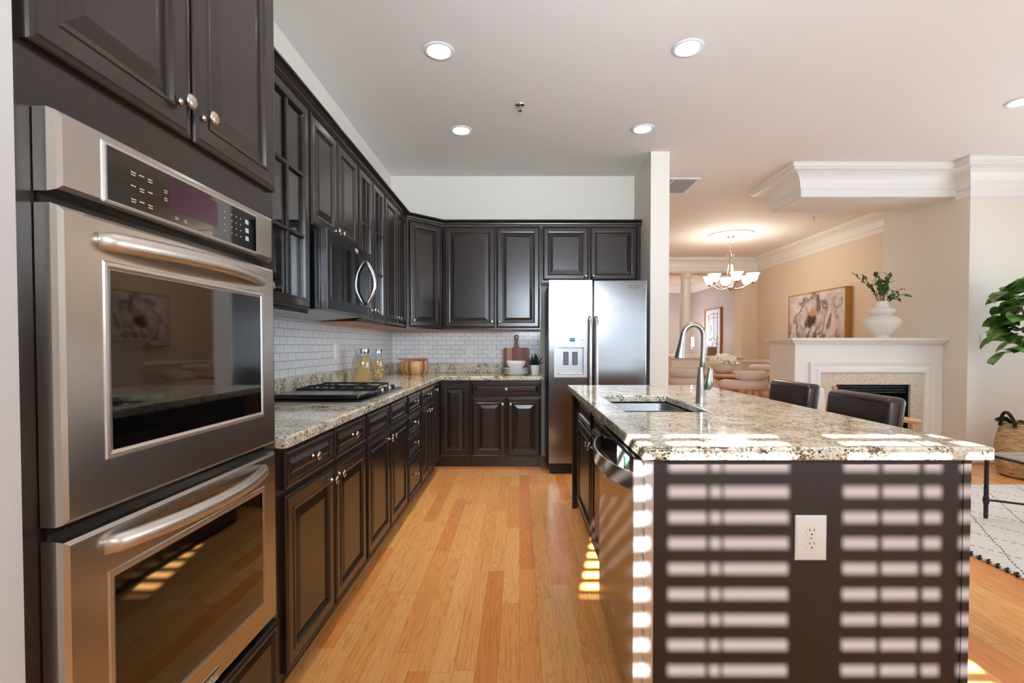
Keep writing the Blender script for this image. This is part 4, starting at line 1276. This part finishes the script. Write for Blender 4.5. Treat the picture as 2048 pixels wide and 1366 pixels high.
def side_strip(path, prof):
    # U-shaped moulding round the stone: path of (u, z) with outward = away from the opening
    vs = []
    m = len(path); q = len(prof)
    for i, (u, z) in enumerate(path):
        dirs = {0: (-1, 0), 1: (-1, 1), 2: (1, 1), 3: (1, 0)}[i]
        for o_, n_ in prof:
            vs.append(FPF.p(u + dirs[0] * o_, z + dirs[1] * o_, n_))
    fs = []
    for i in range(m - 1):
        for k in range(q - 1):
            fs.append((i * q + k, i * q + k + 1, (i + 1) * q + k + 1, (i + 1) * q + k))
    md.add(vs, fs)
side_strip([(3.243, .001), (3.243, .912), (4.352, .912), (4.352, .001)], tp)
obj('inner_moulding', md, 'white trim paint', root)
obj('plinth_moulding', MB().sweep([(2.97, 5.7), (2.97, 5.2), (3.12, 5.2)], [(0, .001), (.015, .001), (.015, .15), (.006, .16), (0, .16)], side=1), 'white trim paint', root)
mt = obj('mantel', MB().sweep([(2.972, 5.72), (2.972, 5.202), (4.564, 5.202)], [(-.3, 1.222), (.0, 1.222), (.008, 1.222), (.012, 1.235), (.03, 1.24), (.045, 1.262), (.07, 1.268), (.072, 1.294), (-.3, 1.294)], side=1).box(3.2, 4.564, 5.4, 5.72, 1.224, 1.2935), 'white trim paint', root)
fb = obj('firebox', MB().box(3.412, 4.208, 5.585, 5.599, .081, .792).box(3.412, 3.425, 5.21, 5.585, .081, .792).box(4.195, 4.208, 5.21, 5.585, .081, .792).box(3.425, 4.195, 5.21, 5.585, .081, .09).box(3.425, 4.195, 5.21, 5.585, .78, .792), 'firebox black', root)
gl = MB()
for k in range(3):
    gl.fbox(FPF, 3.43, 4.19, .70 + k * .028, .714 + k * .028, -.03, -.018)
obj('louvre', gl, 'iron black', fb)
lgm = MB()
for k in range(3):
    lgm.tube([(3.6, 5.34 + .07 * k, .14 + .02 * k), (4.02, 5.36 + .05 * k, .15 + .02 * k)], .035, 8)
obj('log', lgm, 'bark', fb)

# vase and branches on the mantel
vx, vy, vz = 4.02, 5.36, 1.2945
root = thing('vase', 'white ribbed double-bellied ceramic vase on the mantel', 'vase', (vx, vy, vz))
pv = [(0, 0), (.068, 0), (.07, .03), (.10, .055), (.155, .12), (.178, .175), (.172, .205), (.13, .235), (.085, .248), (.082, .252), (.118, .275), (.128, .295), (.118, .318), (.08, .338), (.064, .345), (.064, .40), (.069, .405), (.062, .408), (.056, .40), (.056, .33), (0, .32)]
obj('vase_body', MB().lathe(pv, (vx, vy, vz), Z, 40), 'matte ceramic', root, smooth='auto')
root = thing('branches', 'leafy green branches arranged in the white vase', 'branches', (vx, vy, vz + .33))
stm, lv = MB(), MB()
random.seed(21)
def leaf(mb, p, d, L, w, droop=.2, fold=.25):
    d = Vector(d).normalized()
    s_ = d.cross(Z)
    if s_.length < .1: s_ = X.copy()
    s_.normalize()
    s_ = (s_ + Vector((random.uniform(-.6, .6), random.uniform(-.6, .6), random.uniform(-.6, .6)))).normalized()
    s_ = (s_ - d * s_.dot(d)).normalized()
    up = s_.cross(d)
    rows = [(0, .08), (.2, .7), (.45, 1), (.7, .8), (.88, .4), (1, .02)]
    vs = []
    for t, k in rows:
        q = Vector(p) + d * L * t - Z * droop * L * t * t
        vs += [q - s_ * w * k + up * fold * w * k, q, q + s_ * w * k + up * fold * w * k]
    fs = []
    for r_ in range(len(rows) - 1):
        for c in range(2):
            fs.append((r_ * 3 + c, r_ * 3 + c + 1, r_ * 3 + 4 + c, r_ * 3 + 3 + c))
    mb.add(vs, fs)
tips = [(-.30, 0, .27), (-.20, .05, .28), (-.08, -.03, .27), (-.02, .06, .22), (.05, -.04, .25), (.07, .02, .28), (.12, .05, .26), (.20, -.02, .12), (.31, .02, .06), (-.1, -.06, .17), (-.12, .03, .15), (.0, -.07, .18), (.05, .06, .14), (.14, -.04, .02), (-.03, .0, .2), (.09, .0, .19), (-.06, .03, .28), (.02, -.05, .26)]
for tx, ty, tz in tips:
    b = Vector((vx + tx * .08, vy + ty * .2, vz + .34))
    m_ = Vector((vx + tx * .35, vy + ty * .6, vz + .43 + tz * .35))
    e = Vector((vx + tx, vy + ty, vz + .42 + tz))
    path = [b, (b + m_) / 2 + Z * .01, m_, (m_ + e) / 2 + Z * .012, e]
    stm.tube(path, [.003, .003, .0025, .002, .001], 5)
    for k in range(9):
        t = .42 + .58 * k / 8
        i = min(3, int(t * 4)); f_ = t * 4 - i
        q = path[i].lerp(path[i + 1], f_)
        dd_ = (path[i + 1] - path[i]).normalized()
        side = Vector((random.uniform(-1, 1), random.uniform(-1, 1), random.uniform(-.5, .8)))
        leaf(lv, q, dd_ * .7 + side * .8, random.uniform(.05, .085), random.uniform(.012, .019))
obj('stem', stm, 'bark', root)
obj('foliage', lv, 'sprig leaf', root, recalc=False)

# painting on the dining room wall
pc = (5.015, 8.13, 1.66)
root = thing('painting', 'gold-framed abstract bloom painting in mauve and brown above the mantel', 'painting', pc)
hw, hh = .78, .46
obj('frame', MB().box(4.955, 5.058, pc[1] - hw, pc[1] - hw + .018, pc[2] - hh, pc[2] + hh).box(4.955, 5.058, pc[1] + hw - .018, pc[1] + hw, pc[2] - hh, pc[2] + hh)
    .box(4.955, 5.058, pc[1] - hw + .018, pc[1] + hw - .018, pc[2] - hh, pc[2] - hh + .018).box(4.955, 5.058, pc[1] - hw + .018, pc[1] + hw - .018, pc[2] + hh - .018, pc[2] + hh), 'gold frame', root)
obj('canvas', MB().box(4.965, 4.99, pc[1] - hw + .02, pc[1] + hw - .02, pc[2] - hh + .02, pc[2] + hh - .02), 'painting', root)

# armchair between the stools and the fireplace
root = thing('armchair', 'pale cushioned armchair with light wooden arms beside the fireplace', 'armchair', (2.85, 4.05, 0))
for y0 in (3.75, 4.36):
    fr = MB()
    fr.tube([(3.12, y0, .0145), (3.08, y0, .3), (3.06, y0, .60)], .018, 8)
    fr.tube([(2.28, y0, .0), (2.33, y0, .3), (2.40, y0, .62), (2.455, y0, .895)], .019, 8)
    fr.tube([(2.39, y0, .63), (2.75, y0, .645), (3.0, y0, .635), (3.12, y0, .62)], [.018, .022, .024, .02], 10)
    obj('side_frame', fr, 'tan wood', root, smooth=True)
obj('rail', MB().tube([(3.09, 3.76, .34), (3.09, 4.35, .34)], .016, 8).tube([(2.34, 3.76, .32), (2.34, 4.35, .32)], .016, 8), 'tan wood', root, smooth=True)
obj('seat_cushion', MB().box(2.42, 3.12, 3.78, 4.33, .36, .50), 'white boucle', root, bevel=.05, seg=4)
obj('back_cushion', MB().hexa([(2.30, 3.78, .5), (2.43, 3.78, .5), (2.43, 4.33, .5), (2.30, 4.33, .5), (2.28, 3.78, .885), (2.41, 3.78, .885), (2.41, 4.33, .885), (2.28, 4.33, .885)]), 'white boucle', root, bevel=.04, seg=4)

# rug
root = thing('rug', 'cream rug with black dashed diamond lines under the iron table', 'rug', (3.9, 3.0, 0))
obj('pile', MB().box(2.62, 5.2, 1.75, 4.145, .001, .013), 'rug', root)
ed = MB()
y = 1.77
k = 0
while y < 4.135:
    ed.tube([(2.60, y, .006), (2.612, y + .012, .013), (2.63, y + .024, .013)], .007, 6)
    y += .052
obj('edge_stitch', ed, 'black rope', root)
ed = MB()
y = 1.796
while y < 4.135:
    ed.tube([(2.602, y, .006), (2.612, y + .012, .011), (2.63, y + .024, .012)], .0065, 6)
    y += .052
obj('edge_cord', ed, 'white boucle', root)

# iron and glass coffee table
root = thing('coffee_table', 'black iron coffee table with a glass top on the rug', 'coffee table', (3.75, 2.93, .014))
TZ = .455
for lx, ly in ((3.24, 3.33), (4.2, 3.33), (3.24, 2.55), (4.2, 2.55)):
    lg_ = obj('leg', MB().tube([(lx, ly, .014), (lx, ly, .2), (lx, ly, TZ)], [.0125, .0135, .0125], 8), 'iron black', root)
    obj('collar', MB().lathe([(0, -.03), (.014, -.03), (.021, 0), (.014, .03), (0, .03)], (lx, ly, .14), Z, 10), 'iron black', lg_)
fr = MB()
for a, b in (((3.24, 3.33), (4.2, 3.33)), ((4.2, 3.33), (4.2, 2.55)), ((4.2, 2.55), (3.24, 2.55)), ((3.24, 2.55), (3.24, 3.33))):
    fr.tube([(a[0], a[1], TZ), (b[0], b[1], TZ)], .009, 8)
obj('top_frame', fr, 'iron black', root)
st = MB()
st.tube([(3.255, 3.33, .14), (3.6, 3.1, .145), (4.19, 2.56, .14)], .0075, 8).tube([(3.255, 2.56, .14), (3.7, 2.93, .145), (4.19, 3.32, .14)], .0075, 8)
obj('stretcher', st, 'iron black', root)
obj('glass_top', MB().box(3.235, 4.205, 2.545, 3.335, TZ + .0095, TZ + .0175), 'pane', root)

# basket, small plant at its rim and the fiddle leaf tree
kx, ky = 4.72, 4.42
root = thing('basket', 'tall woven seagrass basket with black rope handles under the tree', 'basket', (kx, ky, 0))
pr = [(0, 0), (.20, 0), (.225, .02)]
nR = 26
for i in range(nR + 1):
    t = i / nR
    r = .232 + .028 * math.sin(PI * min(1, t * 1.1)) - .012 * t
    pr += [(r + .0045, .03 + t * .46 - .006), (r + .0045, .03 + t * .46 + .004), (r - .001, .03 + t * .46 + .008)]
pr += [(.215, .495), (.21, .44), (0, .44)]
obj('woven_body', MB().lathe(pr, (kx, ky, 0), Z, 48), 'seagrass', root, smooth=True)
for sgn in (-1, 1):
    a = [Vector((kx + sgn * (.235 + .016 * math.sin(PI * i / 10)), ky - .07 + .14 * i / 10, .47 + .13 * math.sin(PI * i / 10) ** .6)) for i in range(11)]
    obj('handle', MB().tube(a, .014, 8), 'black rope', root, smooth=True)
root = thing('fiddle_leaf_tree', 'fiddle leaf fig tree with broad glossy leaves standing in the basket', 'tree', (kx, ky, .43))
obj('soil', MB().lathe([(0, .442), (.205, .442), (.205, .447), (0, .455)], (kx, ky, 0), Z, 24), 'dark soil', root)
tr = MB().tube([(kx, ky, .44), (kx + .02, ky, .8), (kx - .02, ky + .02, 1.15), (kx + .01, ky, 1.5), (kx + .02, ky, 1.75)], [.022, .02, .018, .014, .008], 10)
tr.tube([(kx - .01, ky + .01, 1.25), (kx - .15, ky - .05, 1.45), (kx - .22, ky - .08, 1.6)], [.012, .009, .005], 8)
tr.tube([(kx, ky, 1.3), (kx + .15, ky + .06, 1.5), (kx + .2, ky + .05, 1.7)], [.012, .009, .005], 8)
obj('trunk', tr, 'bark', root, smooth=True)
random.seed(5)
def fiddle(mb, p, d, L, w):
    d = Vector(d).normalized()
    s_ = d.cross(Z)
    s_ = s_.normalized() if s_.length > .1 else X.copy()
    s_ = (s_ + Vector((random.uniform(-.5, .5), random.uniform(-.5, .5), random.uniform(-.5, .5)))).normalized()
    s_ = (s_ - d * s_.dot(d)).normalized()
    up = s_.cross(d)
    rows = [(0, .06), (.08, .34), (.2, .55), (.35, .62), (.5, .74), (.66, .97), (.8, 1.0), (.91, .75), (.97, .4), (1.0, .05)]
    vs, fs = [], []
    ph = random.uniform(0, 6)
    for t, k in rows:
        q = Vector(p) + d * L * t - Z * .35 * L * t * t
        for c in (-1, -.5, 0, .5, 1):
            vs.append(q + s_ * w * k * c + up * (w * .28 * abs(c) * k + .012 * math.sin(9 * t + ph + c)))
    for r_ in range(len(rows) - 1):
        for c in range(4):
            fs.append((r_ * 5 + c, r_ * 5 + c + 1, r_ * 5 + 6 + c, r_ * 5 + 5 + c))
    mb.add(vs, fs)
lv = MB()
for i in range(76):
    zt = random.uniform(1.16, 1.84)
    a = random.uniform(0, 2 * PI)
    rr = random.uniform(.04, .19) * (1.0 - abs(zt - 1.5) * .5)
    p = Vector((kx + rr * math.cos(a), ky + rr * math.sin(a) * .85, zt))
    el = random.uniform(-.35, .55)
    fiddle(lv, p, (math.cos(a) * math.cos(el), math.sin(a) * math.cos(el) * .8, math.sin(el)), random.uniform(.19, .265), random.uniform(.075, .108))
obj('foliage', lv, 'fiddle leaf', root, smooth=True, recalc=False)
lv = MB()
for i in range(14):
    a = random.uniform(0, 2 * PI)
    fiddle(lv, (kx + .1 * math.cos(a), ky + .1 * math.sin(a), .47), (math.cos(a), math.sin(a), .55), random.uniform(.15, .2), random.uniform(.05, .075))
obj('lower_leaves', lv, 'fiddle leaf', root, smooth=True, recalc=False)

# ------------------------------------------------------------------ ceiling fixtures
def can(x, y, label, watts=84):
    root = thing('recessed_light', label, 'ceiling light', (x, y, CEIL), 'recessed lights in the ceiling')
    obj('trim_ring', MB().lathe([(.068, -.0005), (.094, -.0005), (.093, -.006), (.078, -.009), (.068, -.004)], (x, y, CEIL), Z, 32), 'white plastic', root, smooth='auto')
    obj('lens', MB().lathe([(0, -.003), (.068, -.003), (.068, -.0045), (0, -.0045)], (x, y, CEIL), Z, 28), 'lamp disc', root)
    d = bpy.data.lights.new('can_light', 'SPOT')
    d.energy, d.color, d.spot_size, d.spot_blend, d.shadow_soft_size = watts, (1.0, .95, .86), math.radians(92), .8, .07
    o = bpy.data.objects.new('can_light', d)
    o.location = (0, 0, -.012)
    COL.objects.link(o); o.parent = root
can(-.504, 3.06, 'recessed light nearest the oven tower, over the aisle')
can(1.045, 3.03, 'recessed light over the island top, nearer the sunlit end')
can(-.50, 4.18, 'recessed light nearest the tiled back corner')
can(1.05, 4.15, 'recessed light just in front of the fridge and wall stub', 10)
can(3.80, 3.69, 'lone recessed light over the family room rug')

def sprinkler(x, y, label):
    root = thing('sprinkler', label, 'sprinkler', (x, y, CEIL), 'fire sprinklers in the ceiling')
    obj('escutcheon', MB().lathe([(0, -.0005), (.036, -.0005), (.034, -.006), (.018, -.012), (0, -.012)], (x, y, CEIL), Z, 20), 'chrome', root, smooth='auto')
    obj('head', MB().cyl((x, y, CEIL - .012), (x, y, CEIL - .045), .006, n=8).lathe([(0, 0), (.017, 0), (.017, .002), (0, .002)], (x, y, CEIL - .048), Z, 12)
        .tube([(x - .01, y, CEIL - .014), (x - .013, y, CEIL - .03), (x - .003, y, CEIL - .045)], .002, 5).tube([(x + .01, y, CEIL - .014), (x + .013, y, CEIL - .03), (x + .003, y, CEIL - .045)], .002, 5), 'chrome', root)
sprinkler(.004, 3.74, 'small chrome sprinkler head between the four kitchen lights')
sprinkler(4.25, 7.0, 'small chrome sprinkler head beyond the crowned beam')

root = thing('ceiling_vent', 'white framed return air grille in the ceiling beside the wall stub', 'vent', (1.72, 5.6, CEIL))
vx0, vx1, vy0, vy1 = 1.46, 2.0, 5.35, 5.9
obj('vent_frame', MB().box(vx0, vx1, vy0, vy0 + .03, CEIL - .012, CEIL - .0005).box(vx0, vx1, vy1 - .03, vy1, CEIL - .012, CEIL - .0005)
    .box(vx0, vx0 + .03, vy0 + .03, vy1 - .03, CEIL - .012, CEIL - .0005).box(vx1 - .03, vx1, vy0 + .03, vy1 - .03, CEIL - .012, CEIL - .0005).box(1.70, 1.715, vy0 + .03, vy1 - .03, CEIL - .012, CEIL - .0005), 'white plastic', root)
gm = MB()
y = vy0 + .035
while y < vy1 - .035:
    gm.box(vx0 + .03, vx1 - .03, y, y + .008, CEIL - .009, CEIL - .003)
    y += .016
obj('grille', gm, 'vent grey', root)
obj('backing', MB().box(vx0 + .03, vx1 - .03, vy0 + .03, vy1 - .03, CEIL - .002, CEIL - .0005), 'grey plastic', root)

# ------------------------------------------------------------------ dining room
DX, DY = 3.52, 8.07
root = thing('ceiling_medallion', 'round white plaster medallion above the chandelier', 'medallion', (DX, DY, CEIL))
md = MB().lathe([(0, -.03), (.09, -.03), (.11, -.018), (.16, -.02), (.2, -.012), (.3, -.016), (.33, -.024), (.355, -.02), (.36, -.0005), (0, -.0005)], (DX, DY, CEIL), Z, 48)
obj('plaster_disc', md, 'white trim paint', root, smooth='auto')
rl = MB()
for k in range(24):
    a = 2 * PI * k / 24
    rl.ball((DX + .255 * math.cos(a), DY + .255 * math.sin(a), CEIL - .016), .026, 8, (1, 1, .4))
obj('relief', rl, 'white trim paint', root, smooth=True)

root = thing('chandelier', 'nickel chandelier with six glowing bell shades over the round table', 'chandelier', (DX, DY, 2.12))
obj('canopy', MB().lathe([(0, -.03), (.06, -.03), (.058, -.04), (.03, -.06), (0, -.065)], (DX, DY, CEIL), Z, 20), 'nickel', root, smooth='auto')
ch = MB()
z = CEIL - .065
k = 0
while z > 2.74:
    r = .014
    ch.tube([(DX + (r * math.cos(a) if k % 2 else 0), DY + (0 if k % 2 else r * math.cos(a)), z - .018 + .024 * math.sin(a)) for a in [2 * PI * i / 8 for i in range(8)]], .0028, 4, closed=True)
    z -= .034; k += 1
obj('chain', ch, 'nickel', root)
bd = MB().lathe([(0, 2.12), (.012, 2.125), (.02, 2.14), (.045, 2.16), (.05, 2.18), (.02, 2.20), (.014, 2.3), (.012, 2.6), (.02, 2.68), (.014, 2.74), (0, 2.75)], (DX, DY, 0), Z, 16)
for k in range(3):
    a = 2 * PI * k / 3 + .3
    bd.tube([(DX + q * math.cos(a), DY + q * math.sin(a), zz) for q, zz in ((.04, 2.2), (.055, 2.3), (.05, 2.45), (.03, 2.6), (.05, 2.7), (.075, 2.73))], .007, 6)
obj('stem', bd, 'nickel', root, smooth='auto')
for k in range(6):
    a = 2 * PI * (k + .35) / 6
    ca, sa = math.cos(a), math.sin(a)
    arm = obj('arm', MB().tube([(DX + q * ca, DY + q * sa, zz) for q, zz in ((.03, 2.165), (.10, 2.15), (.19, 2.16), (.26, 2.20), (.31, 2.225), (.345, 2.225))], .009, 8), 'nickel', root, smooth=True)
    bx_, by_ = DX + .345 * ca, DY + .345 * sa
    obj('cup', MB().lathe([(0, 2.215), (.018, 2.22), (.03, 2.245), (.026, 2.255), (0, 2.255)], (bx_, by_, 0), Z, 14), 'nickel', arm, smooth='auto')
    obj('shade', MB().lathe([(.026, 2.25), (.05, 2.262), (.072, 2.30), (.08, 2.345), (.105, 2.385), (.101, 2.386), (.075, 2.347), (.067, 2.303), (.045, 2.27), (.02, 2.26)], (bx_, by_, 0), Z, 22), 'bulb glass', arm, smooth=True)
d = bpy.data.lights.new('chandelier_light', 'POINT')
d.energy, d.color, d.shadow_soft_size = 36, (1.0, .92, .80), .3
o = bpy.data.objects.new('chandelier_light', d)
o.location = (0, 0, .40); COL.objects.link(o); o.parent = root

root = thing('dining_table', 'round oak dining table under the chandelier', 'table', (DX, DY, 0))
obj('tabletop', MB().lathe([(0, .715), (.76, .715), (.80, .725), (.80, .748), (.79, .752), (0, .752)], (DX, DY, 0), Z, 56), 'table oak', root, smooth='auto')
obj('pedestal', MB().lathe([(0, 0), (.32, 0), (.32, .03), (.2, .06), (.14, .3), (.16, .6), (.3, .714), (0, .714)], (DX, DY, 0), Z, 28), 'table oak', root, smooth='auto')

tag(obj('bowl', MB().lathe([(0, 0), (.10, 0), (.12, .01), (.185, .09), (.195, .15), (.187, .15), (.175, .09), (.11, .02), (0, .015)], (3.40, 8.05, .7525), Z, 32), 'matte ceramic', smooth='auto', loc=(3.4, 8.05, .7525)),
    'white ceramic bowl on the round dining table', 'bowl')
fl = MB()
random.seed(9)
for k in range(230):
    a = random.uniform(0, 2 * PI); ph = math.acos(random.uniform(.0, 1))
    r = .215
    p = (3.40 + r * math.sin(ph) * math.cos(a), 8.05 + r * math.sin(ph) * math.sin(a), .905 + .15 * math.cos(ph))
    fl.ball(p, random.uniform(.018, .032), 6)
fl.ball((3.40, 8.05, .90), .185, 14, (1, 1, .75))
tag(obj('hydrangeas', fl, 'hydrangea', loc=(3.4, 8.05, .9), smooth=True), 'mound of cream hydrangea blooms in the white bowl', 'flowers')

def dining_chair():
    root = thing('dining_chair', 'x', 'dining chair', (0, 0, 0), 'boucle chairs round the dining table')
    def arc(r, z, rad, half):
        return [(r * math.cos(a), r * math.sin(a), z) for a in [-half + 2 * half * i / 14 for i in range(15)]], [rad * .75] + [rad] * 13 + [rad * .75]
    for r, z, rad, half, nm in ((.28, .800, .066, .78, 'upper_roll'), (.285, .668, .070, 1.75, 'lower_roll')):
        p, rs = arc(r, z, rad, half)
        m_ = MB().tube(p, rs, 12)
        m_.ball(p[0], rad * .78, 12).ball(p[-1], rad * .78, 12)
        obj(nm, m_, 'boucle', root, smooth=True)
    obj('seat', MB().lathe([(0, .40), (.24, .40), (.27, .42), (.275, .46), (.25, .485), (0, .49)], (-.02, 0, 0), Z, 28), 'boucle', root, smooth='auto')
    for a in (-1.2, -.4, .4, 1.2):
        obj('post', MB().cyl((.27 * math.cos(a), .27 * math.sin(a), .44), (.27 * math.cos(a), .27 * math.sin(a), .62), .011, n=8), 'brass leg', root)
    for a in (.75, 2.4, 3.9, 5.5):
        obj('leg', MB().cyl((.22 * math.cos(a), .22 * math.sin(a), 0), (.21 * math.cos(a), .21 * math.sin(a), .41), .012, .014, n=8), 'brass leg', root)
    return root
proto = dining_chair()
CH = [(3.18, 6.90, -1.38, 'pale boucle dining chair tucked in nearest the fireplace side wall'),
      (2.63, 7.36, -2.50, 'pale boucle dining chair behind the faucet, on the near side of the table'),
      (2.34, 8.15, 3.05, 'pale boucle dining chair half hidden by the wall stub'),
      (4.36, 8.83, .7, 'pale boucle dining chair on the far side, partly behind the fireplace')]
for i, (x, y, rz, lab) in enumerate(CH):
    c = proto if i == 0 else copy_tree(proto)
    c.location = (x, y, 0); c.rotation_euler = (0, 0, rz); c['label'] = lab
# ---- foyer beyond the opening
ac = (5.37, 13.4, 1.6)
root = thing('artwork', 'framed line drawing on pale blue paper in the far room', 'picture', ac)
obj('frame', MB().box(5.34, 5.398, 12.85, 12.89, .95, 2.24).box(5.34, 5.398, 13.93, 13.97, .95, 2.24).box(5.34, 5.398, 12.89, 13.93, .95, .98).box(5.34, 5.398, 12.89, 13.93, 2.21, 2.24), 'oak frame', root)
plain('pale paper', S(206, 212, 228), .7)
plain('ink', S(84, 90, 116), .7)
obj('paper', MB().box(5.37, 5.39, 12.89, 13.93, .98, 2.21), 'pale paper', root)
ink = MB()
def stroke(pts):
    ink.tube([(5.3665, 12.93 + (1 - u) * .96, 1.0 + v * 1.18) for u, v in pts], .0055, 5)
for s_ in ([(.1, .85), (.3, .92), (.6, .93), (.9, .9)], [(.15, .8), (.5, .84), (.9, .82)], [(.2, .9), (.22, .74), (.3, .7)], [(.55, .95), (.56, .6), (.6, .3)], [(.8, .95), (.82, .55), (.78, .1)],
           [(.1, .5), (.3, .42), (.4, .58), (.35, .66), (.25, .62), (.28, .5)], [(.1, .4), (.3, .3), (.5, .38), (.7, .3)], [(.15, .3), (.4, .34), (.5, .2), (.3, .1)], [(.6, .25), (.9, .2)], [(.2, .2), (.2, .05)], [(.85, .4), (.85, .02)]):
    stroke(s_)
obj('ink_line', ink, 'ink', root)
root = thing('console_table', 'low pale cabinet below the line drawing in the far room', 'cabinet', (4.95, 14.1, 0))
obj('top', MB().box(4.65, 5.38, 13.6, 14.6, .74, .78), 'white trim paint', root, bevel=.005)
for lx in (4.68, 5.33):
    for ly in (13.64, 14.55):
        obj('leg', MB().box(lx, lx + .04, ly, ly + .04, 0, .74), 'white trim paint', root)
root = thing('table_lamp', 'lit white-shaded table lamp with a ribbed base in the far room', 'lamp', (4.92, 13.95, .78))
obj('lamp_base', MB().lathe([(0, .781)] + [(.085 + .012 * (i % 2), .79 + .022 * i) for i in range(17)] + [(.02, 1.16), (0, 1.17)], (4.92, 13.95, 0), Z, 24), 'matte ceramic', root, smooth=True)
obj('lamp_shade', MB().lathe([(.13, 1.18), (.135, 1.18), (.115, 1.46), (.11, 1.46)], (4.92, 13.95, 0), Z, 28), 'lampshade lit', root, smooth='auto')
d = bpy.data.lights.new('lamp_light', 'POINT')
d.energy, d.color, d.shadow_soft_size = 14, (1.0, .8, .6), .08
o = bpy.data.objects.new('lamp_light', d)
o.location = (0, 0, .75); COL.objects.link(o); o.parent = root
root = thing('side_chair', 'taupe upholstered chair back showing in front of the line drawing', 'chair', (4.9, 12.4, 0))
obj('backrest', MB().box(4.83, 5.07, 12.36, 12.46, .45, 1.18), 'taupe fabric', root, bevel=.045, seg=4)
obj('seat', MB().box(4.72, 5.18, 11.95, 12.44, .40, .5), 'taupe fabric', root, bevel=.03, seg=3)
for lx in (4.74, 5.13):
    for ly in (11.97, 12.4):
        obj('leg', MB().box(lx, lx + .03, ly, ly + .03, 0, .40), 'dark wood', root)
